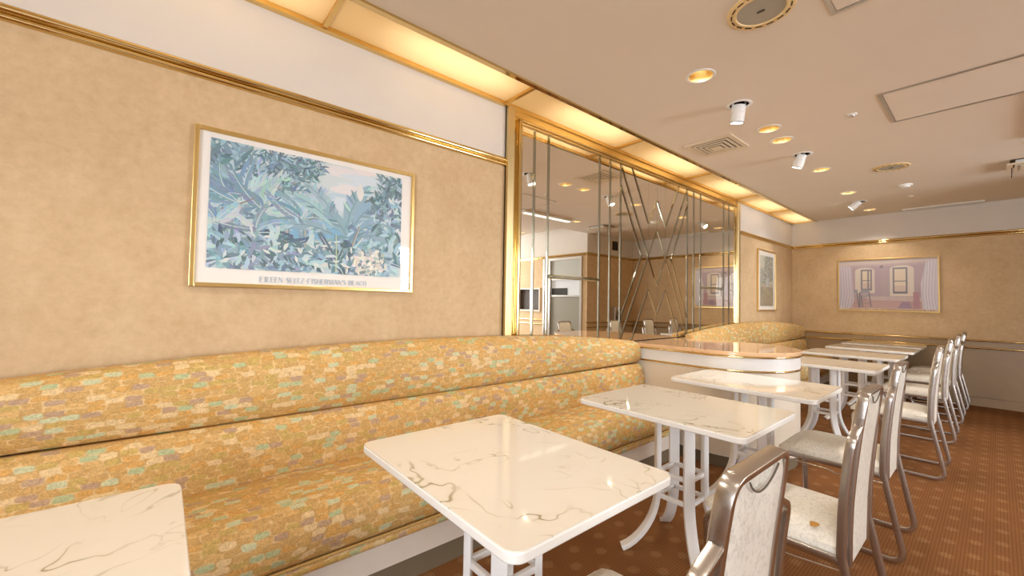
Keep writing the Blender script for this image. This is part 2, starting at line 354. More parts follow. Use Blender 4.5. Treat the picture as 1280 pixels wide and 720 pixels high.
def tag(o, label=None, cat=None, group=None, kind=None):
    if label: o['label'] = label
    if cat: o['category'] = cat
    if group: o['group'] = group
    if kind: o['kind'] = kind
    return o
def thing(name, label, cat, loc=(0, 0, 0), group=None):
    o = bpy.data.objects.new(name, None); COL.objects.link(o); o.location = loc; o.empty_display_size = .05
    return tag(o, label, cat, group)
def struct(mb, name, mats, **k):
    o = mb.build(name, mats, **k); o['kind'] = 'structure'; return o
KIDS = {}
def dup(root, loc, label, rotz=0):
    def rec(o, par):
        c = o.copy(); COL.objects.link(c)
        if par: c.parent = par
        for ch in [q for q in bpy.data.objects if q.parent == o]: rec(ch, c)
        return c
    c = rec(root, None); c.location = loc; c.rotation_euler = (0, 0, rotz); c['label'] = label
    return c

# ------------------------------------------------------------------ room shell
CZ, YF, XR, YB = 2.468, 7.58, 6.5, -2.8
COVE = .323
TRIM = 2.085
mb = MB(); mb.box(-.1, XR+.1, YB-.1, YF+.1, -.08, 0); struct(mb, 'floor', M['carpet'], smooth=0)
def wall_quads(name, kind, pos, a0, a1, thick, z_split=TRIM, ztop=CZ, mats=None):
    mb = MB()
    for i, (z0, z1) in enumerate(((0, z_split), (z_split, ztop))):
        if kind == 'X': mb.box(min(pos, pos+thick), max(pos, pos+thick), a0, a1, z0, z1, i)
        else: mb.box(a0, a1, min(pos, pos+thick), max(pos, pos+thick), z0, z1, i)
    return struct(mb, name, mats or [M['wallpaper'], M['band']], smooth=0)
wall_quads('wall_left', 'X', 0, YB, YF, -.1, ztop=2.75)
wall_quads('wall_far', 'Y', YF, -.1, 3.05, .1)
wall_quads('wall_return', 'X', 2.94, 6.2, YF, .1, ztop=2.8)
# partition with the frosted door and the serving hatch (seen only in the mirror)
mb = MB()
for x0, x1, z0, z1, i in ((2.94, 3.05, 0, TRIM, 0), (3.93, 4.19, 0, TRIM, 0), (3.05, 3.93, 2.05, TRIM, 0), (4.19, 4.95, 0, .96, 0), (4.19, 4.95, 1.46, TRIM, 0), (4.95, XR, 0, TRIM, 0), (2.94, XR, TRIM, 2.8, 1)):
    mb.box(x0, x1, 6.08, 6.2, z0, z1, i)
struct(mb, 'wall_partition', [M['wallpaper'], M['band']], smooth=0)
def wall_with_windows(name, axis, pos, thick, a0, a1, openings, z0, z1):
    mb = MB(); cuts = [a0] + [v for o in openings for v in o] + [a1]
    def bx(p, q, r, s, i):
        lo, hi = min(pos, pos+thick), max(pos, pos+thick)
        if axis == 'Y': mb.box(p, q, lo, hi, r, s, i)
        else: mb.box(lo, hi, p, q, r, s, i)
    for k in range(0, len(cuts), 2): bx(cuts[k], cuts[k+1], 0, CZ, 0)
    for o in openings: bx(o[0], o[1], 0, z0, 0); bx(o[0], o[1], z1, CZ, 0)
    struct(mb, name, [M['band']], smooth=0)
wall_with_windows('wall_back', 'Y', YB, -.1, -.1, XR+.1, [(2.5, 4.05), (4.25, 5.8)], .5, 2.35)
wall_with_windows('wall_right', 'X', XR, .1, YB, 6.2, [(4.0, 5.9)], .5, 2.35)
def window(name, axis, pos, a0, a1, z0=.5, z1=2.35):
    f = lambda mb, p, q, r, s, d0, d1: mb.box(p, q, pos+d0, pos+d1, r, s) if axis == 'Y' else mb.box(pos+d0, pos+d1, p, q, r, s)
    mb = MB()
    for p, q, r, s in ((a0, a0+.05, z0, z1), (a1-.05, a1, z0, z1), (a0, a1, z0, z0+.05), (a0, a1, z1-.05, z1), ((a0+a1)/2-.025, (a0+a1)/2+.025, z0, z1)): f(mb, p, q, r, s, -.03, .03)
    o = struct(mb, name, M['alu'], smooth=0)
    for p, q in ((a0+.05, (a0+a1)/2-.025), ((a0+a1)/2+.025, a1-.05)):
        g = MB(); f(g, p, q, z0+.05, z1-.05, -.003, .003); g.build('pane', M['pane'], o, smooth=0)
window('window_1', 'Y', YB-.05, 2.5, 4.05); window('window_2', 'Y', YB-.05, 4.25, 5.8)
window('window_3', 'X', XR+.05, 4.0, 5.9)

# ceiling with real holes for the recessed lamps
DOWN = [(1.02, 2.297), (1.024, 3.362), (1.017, 3.664), (1.025, 4.732), (1.008, 5.92), (1.008, 7.142), (2.32, 5.06), (3.77, 5.13),
        (1.02, 0.95), (1.02, -.35), (2.32, 2.4), (2.32, .3), (3.77, 2.4), (3.77, -.4)]  # unseen downlights, added to light the near tables and room
SPOTS = [(1.029, 2.815), (1.03, 4.143), (1.014, 6.518)]
def plate_with_holes(outline, holes, z, up):
    bm = bmesh.new(); edges = []
    def loop(pts):
        vs = [bm.verts.new((x, y, z)) for x, y in pts]
        for i in range(len(vs)): edges.append(bm.edges.new((vs[i], vs[(i+1) % len(vs)])))
    loop(outline)
    for (x, y, r) in holes: loop([(x+r*math.cos(2*PI*k/24), y+r*math.sin(2*PI*k/24)) for k in range(24)])
    bmesh.ops.triangle_fill(bm, use_beauty=True, use_dissolve=False, edges=edges)
    for f in bm.faces:
        if (f.normal.z > 0) != up: f.normal_flip()
    me = bpy.data.meshes.new('ceiling'); bm.to_mesh(me); bm.free(); return me
HR, SR = .066, .058
me = plate_with_holes([(COVE, YB), (XR, YB), (XR, 5.37), (2.94, 5.37), (2.94, YF), (COVE, YF)],
                      [(x, y, HR) for x, y in DOWN] + [(x, y, SR) for x, y in SPOTS], CZ, False)
me.materials.append(M['ceiling']); ce = bpy.data.objects.new('ceiling', me); COL.objects.link(ce); ce['kind'] = 'structure'
# raised ceiling pocket over the partition door with its stepped cornice
mb = MB(); mb.box(2.94, XR, 5.37, 6.08, 2.8, 2.86); mb.box(2.94, XR, 5.32, 5.37, CZ+.004, 2.8); mb.box(2.89, 2.94, 5.32, 6.08, CZ+.004, 2.8)
struct(mb, 'ceiling_pocket', M['band'], smooth=0)
mb = MB(); mb.box(2.94, XR, 6.02, 6.08, 2.66, 2.70); mb.box(2.94, XR, 6.04, 6.08, 2.60, 2.63); struct(mb, 'trim_1', M['band'], smooth=0)
mb = MB(); mb.box(-.1, XR+.1, YB-.1, YF+.1, 2.9, 2.95); struct(mb, 'ceiling_slab', M['dark'], smooth=0)

# brass picture-rail mouldings
def rail_profile(n=1):   # (depth, z) profile of the double bead
    pts = [(0, -.028)]
    for cz, r in ((-.016, .012), (.012, .016)):
        for k in range(7):
            a = -PI/2 + PI*k/6; pts.append((.006+r*math.cos(a), cz+r*math.sin(a)))
    return pts + [(0, .028)]
def rail(name, axis, pos, sgn, a0, a1, z, prof, mat):
    mb = MB(); P = [(d*sgn, h) for d, h in prof]; n = len(P); vs = []
    for a in (a0, a1):
        for d, h in P: vs.append((pos+d, a, z+h) if axis == 'X' else (a, pos+d, z+h))
    mb.add(vs, [(i, i+1, n+i+1, n+i) for i in range(n-1)] + [list(range(n)), list(range(n, 2*n))[::-1]])
    return struct(mb, name, mat, smooth=50)
rp = rail_profile()
rail('trim_2', 'X', 0, 1, YB, 1.70, TRIM, rp, M['brass']); rail('trim_3', 'X', 0, 1, 5.445, YF, TRIM, rp, M['brass'])
rail('trim_4', 'Y', YF, -1, 0, 2.94, TRIM, rp, M['brass']); rail('trim_5', 'X', 2.94, -1, 6.06, YF, TRIM, rp, M['brass'])
rail('trim_6', 'Y', 6.08, -1, 2.92, XR, TRIM, rp, M['brass'])
rod = [(0.0, -.012)] + [(.012+.012*math.cos(-PI/2+PI*k/8), .012*math.sin(-PI/2+PI*k/8)) for k in range(9)] + [(0.0, .012)]
for k, z in enumerate((.79, .70)):
    rail('trim_%d' % (7+3*k), 'Y', YF-.012, -1, 0.0, 2.94, z, rod, M['brass']); rail('trim_%d' % (8+3*k), 'X', 2.94, -1, 6.06, YF, z, rod, M['brass'])
    rail('trim_%d' % (9+3*k), 'Y', 6.08, -1, 3.93, XR, z, rod, M['brass'])
# dado panels and stone skirting of the far wall: each slab its own piece
dado = MB(); dado.box(0, 2.94, YF-.004, YF, 0, .79); dd = struct(dado, 'wall_far_dado', M['dark'], smooth=0)
for x0, x1 in ((0, .88), (.88, 1.785), (1.785, 2.69), (2.69, 2.94)):
    a = MB(); a.box(x0+.0015, x1-.0015, YF-.012, YF-.003, .108, .69); a.build('dado_panel', M['dado'], dd, smooth=0)
    a = MB(); a.box(x0+.0015, x1-.0015, YF-.012, YF-.003, .712, .778); a.build('dado_strip', M['dado'], dd, smooth=0)
    a = MB(); a.box(x0+.001, x1-.001, YF-.018, YF-.003, 0.001, .105); a.build('skirting_slab', M['dado'], dd, smooth=0)
# frosted door and serving hatch in the partition
d1 = struct((lambda m: (m.box(3.05, 3.10, 6.05, 6.2, 0, 2.05), m.box(3.88, 3.93, 6.05, 6.2, 0, 2.05), m.box(3.10, 3.88, 6.05, 6.2, 2.0, 2.05), m.box(3.10, 3.88, 6.07, 6.13, 1.60, 1.63), m.box(3.10, 3.88, 6.07, 6.13, 1.27, 1.30), m.box(4.06, 4.10, 6.05, 6.08, .0, TRIM-.03), m)[-1])(MB()), 'door_1', M['alu'], smooth=0)
g = MB(); g.box(3.10, 3.88, 6.09, 6.10, 0.02, 1.27); g.build('frosted_panel', M['frost'], d1, smooth=0)
g = MB(); g.box(3.10, 3.88, 6.09, 6.10, 1.63, 2.0); g.build('upper_panel', M['frost_light'], d1, smooth=0)
for k in range(18):
    g = MB(); g.box(3.105+k*.043, 3.145+k*.043, 6.10, 6.11, 1.30, 1.60); g.build('blind_slat', M['blind'], d1, smooth=0)
g = MB(); g.box(3.45, 3.86, 6.088, 6.098, 1.30, 1.44); g.build('dark_card', M['dark'], d1, smooth=0)
w5 = struct((lambda m: (m.box(4.19, 4.95, 6.05, 6.2, 1.43, 1.46), m.box(4.19, 4.95, 6.05, 6.2, .96, .99), m.box(4.19, 4.22, 6.05, 6.2, .99, 1.43), m.box(4.92, 4.95, 6.05, 6.2, .99, 1.43), m)[-1])(MB()), 'window_5', M['basewhite'], smooth=0)
g = MB(); g.box(4.22, 4.92, 6.16, 6.19, .99, 1.43); g.build('opening_shade', M['darkbrown'], w5, smooth=0)  # dark sheet painted as the shade inside the open hatch
g = MB(); g.box(4.56, 4.58, 6.14, 6.16, .99, 1.43); g.build('hatch_mullion', M['alu'], w5, smooth=0)

# ------------------------------------------------------------------ cove light along the left wall
cv = thing('cove_light', 'long amber cove light with gold bars running where left wall meets ceiling', 'ceiling light', (0, 0, CZ))
def cpart(name, mat, *b, **k):
    m = MB()
    for q in b: m.box(*q)
    return m.build(name, mat, cv, **k)
cpart('inner_bar', M['gold'], (.0, .032, YB, YF, -.016, .02), smooth=0)
cpart('outer_bar', M['brass'], (.300, .330, YB, YF, -.012, .03), smooth=0)
cpart('housing', M['lampwhite'], (.0, .33, YB, YF, .24, .25), (.33, .34, YB, YF, .03, .25), smooth=0)
RIBS = [-2.8, -1.70, -.575, .552, 1.682, 2.87, 4.10, 5.335, 6.44, 7.56]
for y in RIBS: cpart('cross_bar', M['gold'], (.030, .302, y-.011, y+.011, -.010, .02), smooth=0)
for a, b in zip(RIBS[:-1], RIBS[1:]):
    cpart('opal_panel', M['opal'], (.030, .302, a+.008, b-.008, .006, .010), smooth=0)
for a, b in zip(RIBS[:-1], RIBS[1:]):
    area('cove_lamp', (.20, (a+b)/2+.1, CZ+.19), (.20, (a+b)/2+.1, 0), .16, .7, COVE_P, (1.0, .88, .68))

# ------------------------------------------------------------------ mirror wall
Y0, Y1, ZB, ZT, YC = 1.815, 5.325, .84, 2.362, 3.54
mw = thing('mirror_wall', 'large bronze mirror wall with crossed bevelled strips in a brass frame', 'mirror')
m = MB(); m.box(.0, .012, 1.70, 5.445, .80, 2.455); m.build('backing_board', M['dark'], mw, smooth=0)
m = MB(); m.box(.0, .034, 1.70, 1.752, .70, 2.455); m.build('pale_gold_pilaster', M['palebrass'], mw, smooth=0)
m = MB(); m.box(.012, .020, 1.752, 1.795, .80, 2.41); m.build('gold_reveal', M['brass'], mw, smooth=0)
m = MB(); m.box(.0, .020, 1.752, 5.40, 2.405, 2.455); m.build('gold_head_panel', M['gold'], mw, smooth=0)
def mould(name, path, mat, w, d):
    m = MB(); m.sweep(path, rect_sec(w, d, min(w, d)*.7), (1, 0, 0)); return m.build(name, mat, mw, smooth=50)
mould('frame_stile', [(.03, 1.802, .62), (.03, 1.802, 2.395)], M['brass'], .018, .012)
mould('frame_stile', [(.03, 5.345, .62), (.03, 5.345, 2.395)], M['brass'], .018, .014)
mould('frame_stile', [(.03, 5.405, .62), (.03, 5.405, 2.43)], M['palebrass'], .018, .034)
mould('frame_head', [(.03, 1.79, 2.385), (.03, 5.36, 2.385)], M['brass'], .018, .010)
mould('frame_head', [(.032, 1.80, 2.366), (.032, 5.36, 2.366)], M['gold'], .012, .006)
VERT = [1.944, 2.083, 2.67, 2.81, 2.958, 4.122, 4.265, 4.418, 4.998, 5.146]
A_, B_ = .15, YC-2.958
def mir(p): return [(2*YC-y, z) for y, z in p][::-1]
def flip(p): return [(y, 2*1.601-z) for y, z in p][::-1]
ZM = 1.601; ZL = 2*ZM-ZT
E = YC-B_
half = [
    [(E, 2.175), (E, 2*ZM-2.175), (YC-.258, ZM)],
    [(E, ZT), (E, 2.175), (YC-.258, ZM), (YC-A_, ZM)],
    [(E, 2*ZM-2.175), (E, ZL), (YC-A_, ZM), (YC-.258, ZM)],
    [(E, ZT), (YC-A_, ZM), (YC-A_, 1.905), (YC-.412, ZT)],
    [(YC-.412, ZT), (YC-A_, 1.905), (YC-A_, ZT)],
    [(YC-A_, ZT), (YC-A_, 1.905), (YC, 2.141), (YC, ZT)],
    [(YC-A_, 1.905), (YC-A_, ZM), (YC, 1.866), (YC, 2.141)],
    [(YC-A_, ZM), (YC, 2*ZM-1.866), (YC, 1.866)]]
half += [flip(p) for p in half[3:7]]
panes = half + [mir(p) for p in half]
edges = [Y0] + VERT + [Y1]
for a, b in zip(edges[:-1], edges[1:]):
    if abs(a-2.958) < .01: continue
    if abs(a-2.083) < .01 or abs(a-4.418) < .01:
        panes += [[(a, ZB), (b, ZB), (b, 1.35), (a, 1.35)], [(a, 1.35), (b, 1.35), (b, ZT), (a, ZT)]]
    else: panes.append([(a, ZB), (b, ZB), (b, ZT), (a, ZT)])
for p in panes:
    cx = sum(q[0] for q in p)/len(p); cz = sum(q[1] for q in p)/len(p)
    if sum(p[i][0]*p[(i+1) % len(p)][1]-p[(i+1) % len(p)][0]*p[i][1] for i in range(len(p))) < 0: p = p[::-1]
    ins = []
    for y, z in p:       # 1.2 mm joint all round
        d = Vector((cx-y, cz-z)); d.normalize(); ins.append((y+d.x*.0016, z+d.y*.0016))
    m = MB(); n = len(ins); t1 = random.uniform(-1, 1)*.0007; t2 = random.uniform(-1, 1)*.0007
    fr = [(.026+t1*(y-cy0)+t2*(z-cz0), y, z) for (y, z) in ins for cy0, cz0 in ((cx, cz),)]
    m.add([(.014, y, z) for y, z in ins] + fr, [list(range(n, 2*n))] + [(i, (i+1) % n, n+(i+1) % n, n+i) for i in range(n)])
    m.build('mirror_pane', M['mirror'], mw, smooth=0)
def strip(p, q, w=.015):
    d = Vector((0, q[0]-p[0], q[1]-p[1])).normalized(); s = Vector((0, -d.z, d.y))
    m = MB(); P = []
    for e in (p, q):
        b = Vector((.0245, e[0], e[1])); P += [b-s*w, b-s*w*.45+Vector((.008, 0, 0)), b+s*w*.45+Vector((.008, 0, 0)), b+s*w]
    m.add(P, [(0, 1, 5, 4), (1, 2, 6, 5), (2, 3, 7, 6), (0, 3, 2, 1), (4, 5, 6, 7)]); m.build('bevel_strip', M['strip'], mw, smooth=0)
for y in VERT: strip((y, ZB), (y, ZT))
for y in (Y0+.008,): strip((y, ZB), (y, ZT), .008)
for a, b in ((2.083, 2.67), (4.418, 4.998)): strip((a, 1.35), (b, 1.35), .015)
for s in (1, -1):
    yy = lambda d: YC - s*d
    for f in (lambda z: z, lambda z: 2*ZM-z):
        strip((yy(B_), f(2.175)), (yy(.258), ZM)); strip((yy(B_), f(ZT)), (yy(A_), ZM)); strip((yy(.412), f(ZT)), (yy(A_), f(1.905)))
        strip((yy(A_), f(1.905)), (YC, f(2.141)), .009); strip((yy(A_), ZM), (YC, f(1.866)), .009)

# ------------------------------------------------------------------ banquette benches
def arch(y, yc, pk): return pk - .028*(y-yc)**2
def banquette(ya, yb, yc, label):
    root = thing('banquette_bench', label, 'bench', (0, (ya+yb)/2, 0)); oy = (ya+yb)/2
    ny = 44
    ys = [ya+.001] + [ya+.012] + [ya+.035+(yb-ya-.07)*k/ny for k in range(ny+1)] + [yb-.012, yb-.001]
    inset = [.020, .007] + [0]*(ny+1) + [.007, .020]
    def pad(name, prof, top=False, mat=M['fabric'], v0=0.0):
        """prof: closed (x, z) outline in order; the ends are pulled in so the pad looks stuffed"""
        mb = MB(); n = len(prof); cx = sum(p[0] for p in prof)/n; cz = sum(p[1] for p in prof)/n; vs = []
        L = [v0]
        for i in range(1, n+1): L.append(L[-1]+math.dist(prof[i-1], prof[i % n]))
        for y, e in zip(ys, inset):
            for x, z in prof:
                zz = z
                if top: zz = .69 + (z-.69)*(arch(y, yc, .958)-.69)/(.958-.69)
                d = Vector((cx-x, cz-z)); l = d.length; d = d*(min(e, l*.5)/l) if l else d
                vs.append((x+d.x, y-oy, zz+d.y))
        fs, uv = [], []
        for k in range(len(ys)-1):
            for i in range(n):
                j = (i+1) % n; fs.append((k*n+i, k*n+j, (k+1)*n+j, (k+1)*n+i))
                uv.append([(ys[k], L[i]), (ys[k], L[i+1]), (ys[k+1], L[i+1]), (ys[k+1], L[i])])
        m_ = len(ys)-1
        fs += [list(range(n))[::-1], [m_*n+i for i in range(n)]]; uv += [[(p[0]+3, p[1]) for p in prof][::-1], [(p[0]+3, p[1]) for p in prof]]
        mb.add(vs, fs, 0, uv); return mb.build(name, mat, root, smooth=60)
    pad('upper_back_pad', [(.048, .664), (.118, .662), (.138, .668), (.154, .678), (.168, .703), (.176, .745), (.178, .80), (.172, .86), (.160, .905), (.140, .938), (.112, .955), (.075, .958), (.060, .952), (.048, .94)], True, v0=.0)
    pad('lower_back_pad', [(.048, .43), (.205, .43), (.212, .46), (.214, .52), (.209, .58), (.198, .625), (.182, .653), (.158, .668), (.140, .670), (.128, .662), (.048, .660)], v0=.31)
    pad('seat_cushion', [(.048, .30), (.500, .252), (.535, .256), (.552, .275), (.560, .315), (.558, .36), (.546, .40), (.520, .432), (.480, .449), (.40, .455), (.30, .456), (.215, .452), (.19, .440), (.048, .44)], v0=.77)
    pad('seat_border', [(.06, .205), (.525, .205), (.538, .214), (.540, .232), (.530, .246), (.06, .250)], v0=.1)
    w = MB(); w.sweep([(.540, ya-oy+.004, .250), (.540, yb-oy-.004, .250)], circ_sec(.006, 8), (1, 0, 0))
    # the welt takes the fabric colour of the border
    w.build('welt', M['gold_welt'], root, smooth=60)
    b = MB(); b.box(.048, .50, ya-oy, yb-oy, .092, .206); b.build('base_panel', M['basewhite'], root, smooth=0)
    k = MB(); k.box(.048, .494, ya-oy, yb-oy, .0, .092); k.build('kick_board', M['kick'], root, smooth=0)
    return root
M['gold_welt'] = simple('gold_fabric_piping', srgb(204, 164, 96), .6, noise=.15, nscale=60)
BY1 = 3.07
banquette(-.85, BY1, 1.10, 'long patchwork fabric wall bench in the foreground under the big blue jungle poster')
banquette(4.025, YF-.02, 5.80, 'patchwork fabric wall bench beyond the rounded counter, running to the far corner')

# ------------------------------------------------------------------ rounded counter
ct = thing('peninsula_counter', 'white round-ended counter with peach marble top and two brass bands below mirror', 'counter', (0, 3.545, 0))
def stadium(R, xc, n=28, x0=.045):
    return [(x0, -R), (xc, -R)] + [(xc+R*math.cos(-PI/2+PI*k/n), R*math.sin(-PI/2+PI*k/n)) for k in range(1, n)] + [(xc, R), (x0, R)]
XCC = .696
def cslab(name, R, z0, z1, mat, bevel=0):
    m = MB(); m.prism(stadium(R, XCC), XY, z0, z1); return m.build(name, mat, ct, smooth=30, bevel=bevel)
cslab('kick_plinth', .438, 0, .085, M['kick'])
cslab('body', .455, .085, .694, M['laminate'])
cslab('upper_band', .457, .708, .796, M['white'])
cslab('marble_top', .470, .808, .836, M['pink_marble'], .004)
def cband(z, h, R):
    m = MB(); path = [(x, y, z) for x, y in stadium(R, XCC)][0:]
    m.sweep(path, rect_sec(h, .009, .005), (0, 0, 1)); m.build('brass_band', M['brass'], ct, smooth=60)
cband(.701, .0075, .457); cband(.8015, .0075, .465)
m = MB(); m.prism(stadium(.453, XCC), XY, .694, .808); m.build('core', M['laminate'], ct, smooth=30)

# ------------------------------------------------------------------ tables
TH = .690; TC = 1.115
def make_table():
    root = thing('cafe_table', 'x', 'table', group='marble-topped tables along the bench')
    m = MB(); m.prism(rrect(.390, .300, .035), XY, TH-.026, TH-.003); m.build('table_top', M['white_edge'], root, smooth=30, bevel=.0035)
    m = MB(); m.prism(rrect(.3875, .2975, .033), XY, TH-.0032, TH); m.build('marble_sheet', M['marble'], root, smooth=30)
    s = .077
    for ang in (-135, -45, 45, 135):
        a = math.radians(ang); d = Vector((math.cos(a), math.sin(a), 0))
        prof = [(.108, TH-.026), (.108, .50), (.108, .36), (.109, .29)]
        for k in range(1, 11):
            t = k/10; prof.append((.109+.165*(t**1.9), .29-.281*(1-(1-t)**1.25)*1.0))
        m = MB(); m.sweep([d*r+Vector((0, 0, z)) for r, z in prof], rect_sec(.011, .0235, .003), d); m.build('leg', M['white'], root, smooth=40)
    m = MB(); m.box(-.17, .17, -.12, .12, TH-.032, TH-.026); m.build('mounting_plate', M['white'], root, smooth=0)
    for z in (.262, .372):
        for ang in (0, 90, 180, 270):
            a = math.radians(ang); n = Vector((math.cos(a), math.sin(a), 0)); t = Vector((-n.y, n.x, 0))
            m = MB(); m.sweep([n*s-t*(s-.012)+Vector((0, 0, z)), n*s+t*(s-.012)+Vector((0, 0, z))], rect_sec(.010, .008, .002), (0, 0, 1)); m.build('crossbar', M['white'], root, smooth=40)
    return root
TABLES = [(-.245, 'marble-topped white table cut off at the bottom left of the photo'),
          (.82, 'large foreground marble-topped white table, second from the left, between bench and nearest chair'),
          (1.91, 'marble-topped white table in front of where the first bench meets the counter'),
          (2.79, 'marble-topped white table standing against the round end of the counter'),
          (4.41, 'marble-topped white table just beyond the counter, first of the far group'),
          (5.50, 'narrow-looking marble table, second beyond the counter'),
          (6.47, 'marble-topped table, third beyond the counter, next to last before the far wall'),
          (7.255, 'last marble-topped table, touching the far wall rails')]
t0 = make_table()
for i, (y, lab) in enumerate(TABLES):
    if i == 0: t0.location = (TC, y, 0); t0['label'] = lab
    else:
        t = dup(t0, (TC, y, 0), lab)
        if i == 3: t.scale = (1, .95, 1.014)      # this one is a touch shallower and taller

# ------------------------------------------------------------------ chairs (front towards -x)
def back_x(z):
    pts = [(.30, .196), (.40, .197), (.50, .199), (.60, .206), (.70, .216), (.80, .229), (.92, .246)]
    for (z0, x0), (z1, x1) in zip(pts[:-1], pts[1:]):
        if z <= z1: return x0 + (x1-x0)*max(0, (z-z0)/(z1-z0))
    return pts[-1][1]
def make_chair():
    root = thing('dining_chair', 'x', 'chair', group='row of metal-framed dining chairs')
    for s in (-1, 1):
        yo, yi = .200*s, .133*s
        up = [(back_x(z), yo, z) for z in (.44, .52, .60, .69)]
        pts = [(.185, yo, .383), (-.215, yo, .383), (-.205, yo, .013), (.272, yo, .013), (.197, yo, .40)] + up + [(back_x(.762), yo, .762), (back_x(.80), yi, .793)]
        rad = [0, .05, .045, .055, .10] + [.05]*4 + [.04, 0]
        path = fillet(pts, rad, 6)
        m = MB(); m.sweep(path, rect_sec(.0065, .0125, .0022), (0, 1, 0)); m.build('side_frame', M['steel'], root, smooth=50)
    # inner back frame: inverted U
    zt = .896
    left = [(back_x(z), -.128, z) for z in (.345, .44, .54, .64, .74, .82)]
    right = [(back_x(z), .128, z) for z in (.82, .74, .64, .54, .44, .345)]
    path = fillet(left + [(back_x(zt), -.124, zt), (back_x(zt), .124, zt)] + right, [0]+[.03]*5+[.055, .055]+[.03]*5+[0], 6)
    m = MB(); m.sweep(path, rect_sec(.0065, .0145, .0022), (0, -1, 0)); m.build('back_frame', M['steel'], root, smooth=50)
    # padded back panel (front pad full height, rear sheet ends in a scooped hand-hold edge)
    def sheet(name, y_half, z0, ztop_fn, dx0, dx1, puff):
        mb = MB(); NY, NZ = 12, 14; V = []
        for side in (0, 1):
            for i in range(NY+1):
                t = -1+2*i/NY
                zt_ = ztop_fn(t)
                for k in range(NZ+1):
                    w = k/NZ; z = z0 + (zt_-z0)*w
                    e = max(0, 1-abs(t)**6)*max(0, 1-abs(2*w-1)**8)
                    x = back_x(z) + (dx0 - puff[0]*e if side == 0 else dx1 + puff[1]*e)
                    V.append((x, t*y_half, z))
        q = (NY+1)*(NZ+1); idx = lambda s_, i, k: s_*q+i*(NZ+1)+k; F = []
        for i in range(NY):
            for k in range(NZ):
                F.append((idx(0, i, k), idx(0, i, k+1), idx(0, i+1, k+1), idx(0, i+1, k))); F.append((idx(1, i, k), idx(1, i+1, k), idx(1, i+1, k+1), idx(1, i, k+1)))
            F.append((idx(0, i, NZ), idx(1, i, NZ), idx(1, i+1, NZ), idx(0, i+1, NZ))); F.append((idx(0, i, 0), idx(0, i+1, 0), idx(1, i+1, 0), idx(1, i, 0)))
        for k in range(NZ):
            F.append((idx(0, 0, k), idx(1, 0, k), idx(1, 0, k+1), idx(0, 0, k+1))); F.append((idx(0, NY, k), idx(0, NY, k+1), idx(1, NY, k+1), idx(1, NY, k)))
        mb.add(V, F); return mb.build(name, M['vinyl'], root, smooth=50)
    corner = lambda t, top: top - .035*max(0, (abs(t)-.72)/.28)**2
    sheet('back_pad', .121, .352, lambda t: corner(t, zt-.010), -.010, .004, (.016, .0))
    sheet('back_cover', .1215, .345, lambda t: corner(t, zt-.008) - .034*max(0, 1-(t/.62)**2)**1.2, .0035, .009, (0, .006))
    seam = []
    for k in range(17):
        t = -.58+1.10*k/16; z = zt-.012-.031*max(0, 1-((t+.03)/.55)**2)**.9
        seam.append((back_x(z)+.0145, t*.1215, z))
    m = MB(); m.sweep(seam, circ_sec(.0018, 6), (1, 0, 0)); o = m.build('hand_hold_seam', M['seam'], root, smooth=60); o['label'] = 'dark curved seam'
    # seat
    mb = MB(); NX, NY = 14, 12; V = []
    def outline(u, v):      # u 0 front .. 1 back, v -1..1
        x = -.238 + .430*u; hw = .198 - .012*(u) - .05*max(0, (.12-u)/.12)**2*.6
        return x, v*hw
    for side in (0, 1):
        for i in range(NX+1):
            u = i/NX
            for k in range(NY+1):
                v = -1+2*k/NY; x, y = outline(u, v)
                e = (1-abs(v)**5)*(1-abs(2*u-1)**6)
                z = .416 + .036*max(e, 0)**.55 - .012*max(0, (.3-u)/.3)**2 if side else .392 - .008*max(0, (.3-u)/.3)**2
                V.append((x, y, z))
    q = (NX+1)*(NY+1); idx = lambda s_, i, k: s_*q+i*(NY+1)+k; F = []
    for i in range(NX):
        for k in range(NY):
            F.append((idx(1, i, k), idx(1, i+1, k), idx(1, i+1, k+1), idx(1, i, k+1))); F.append((idx(0, i, k), idx(0, i, k+1), idx(0, i+1, k+1), idx(0, i+1, k)))
        F.append((idx(0, i, 0), idx(0, i+1, 0), idx(1, i+1, 0), idx(1, i, 0))); F.append((idx(0, i, NY), idx(1, i, NY), idx(1, i+1, NY), idx(0, i+1, NY)))
    for k in range(NY):
        F.append((idx(0, 0, k), idx(1, 0, k), idx(1, 0, k+1), idx(0, 0, k+1))); F.append((idx(0, NX, k), idx(0, NX, k+1), idx(1, NX, k+1), idx(1, NX, k)))
    mb.add(V, F); mb.build('seat', M['vinyl'], root, smooth=50)
    for s in (-1, 1):      # thin kinked stacking rod under each side
        y = s*.19
        path = fillet([(-.20, y, .352), (-.02, y, .348), (.02, y, .336), (.07, y, .338), (.195, y, .350)], .02, 4)
        m = MB(); m.sweep(path, circ_sec(.0035, 8), (0, 0, 1)); m.build('stretcher_rod', M['chrome'], root, smooth=60)
    m = MB(); m.sweep([(.19, -.2, .372), (.19, .2, .372)], rect_sec(.008, .006, .002), (0, 0, 1)); m.build('rear_rail', M['steel'], root, smooth=40)
    m = MB(); m.sweep([(-.19, -.2, .383), (-.19, .2, .383)], rect_sec(.006, .006, .002), (0, 0, 1)); m.build('front_rail', M['steel'], root, smooth=40)
    return root
CHAIRS = [(1.583, .802, 'nearest chair, white vinyl back in bronze metal frame, cut by the photo bottom'),
          (1.580, 1.825, 'second nearest white vinyl chair, with a brown stain on its seat'),
          (1.545, 2.79, 'third chair from the viewer, drawn up to the table by the counter end'),
          (1.590, 4.25, 'fourth chair from the viewer, its two sled runners clear on the carpet'),
          (1.585, 5.40, 'fifth chair from the viewer, third from the far wall'),
          (1.592, 6.36, 'sixth chair from the viewer, next to last before the far wall'),
          (1.600, 7.22, 'last chair of the row, nearest the far wall dado')]
c0 = make_chair()
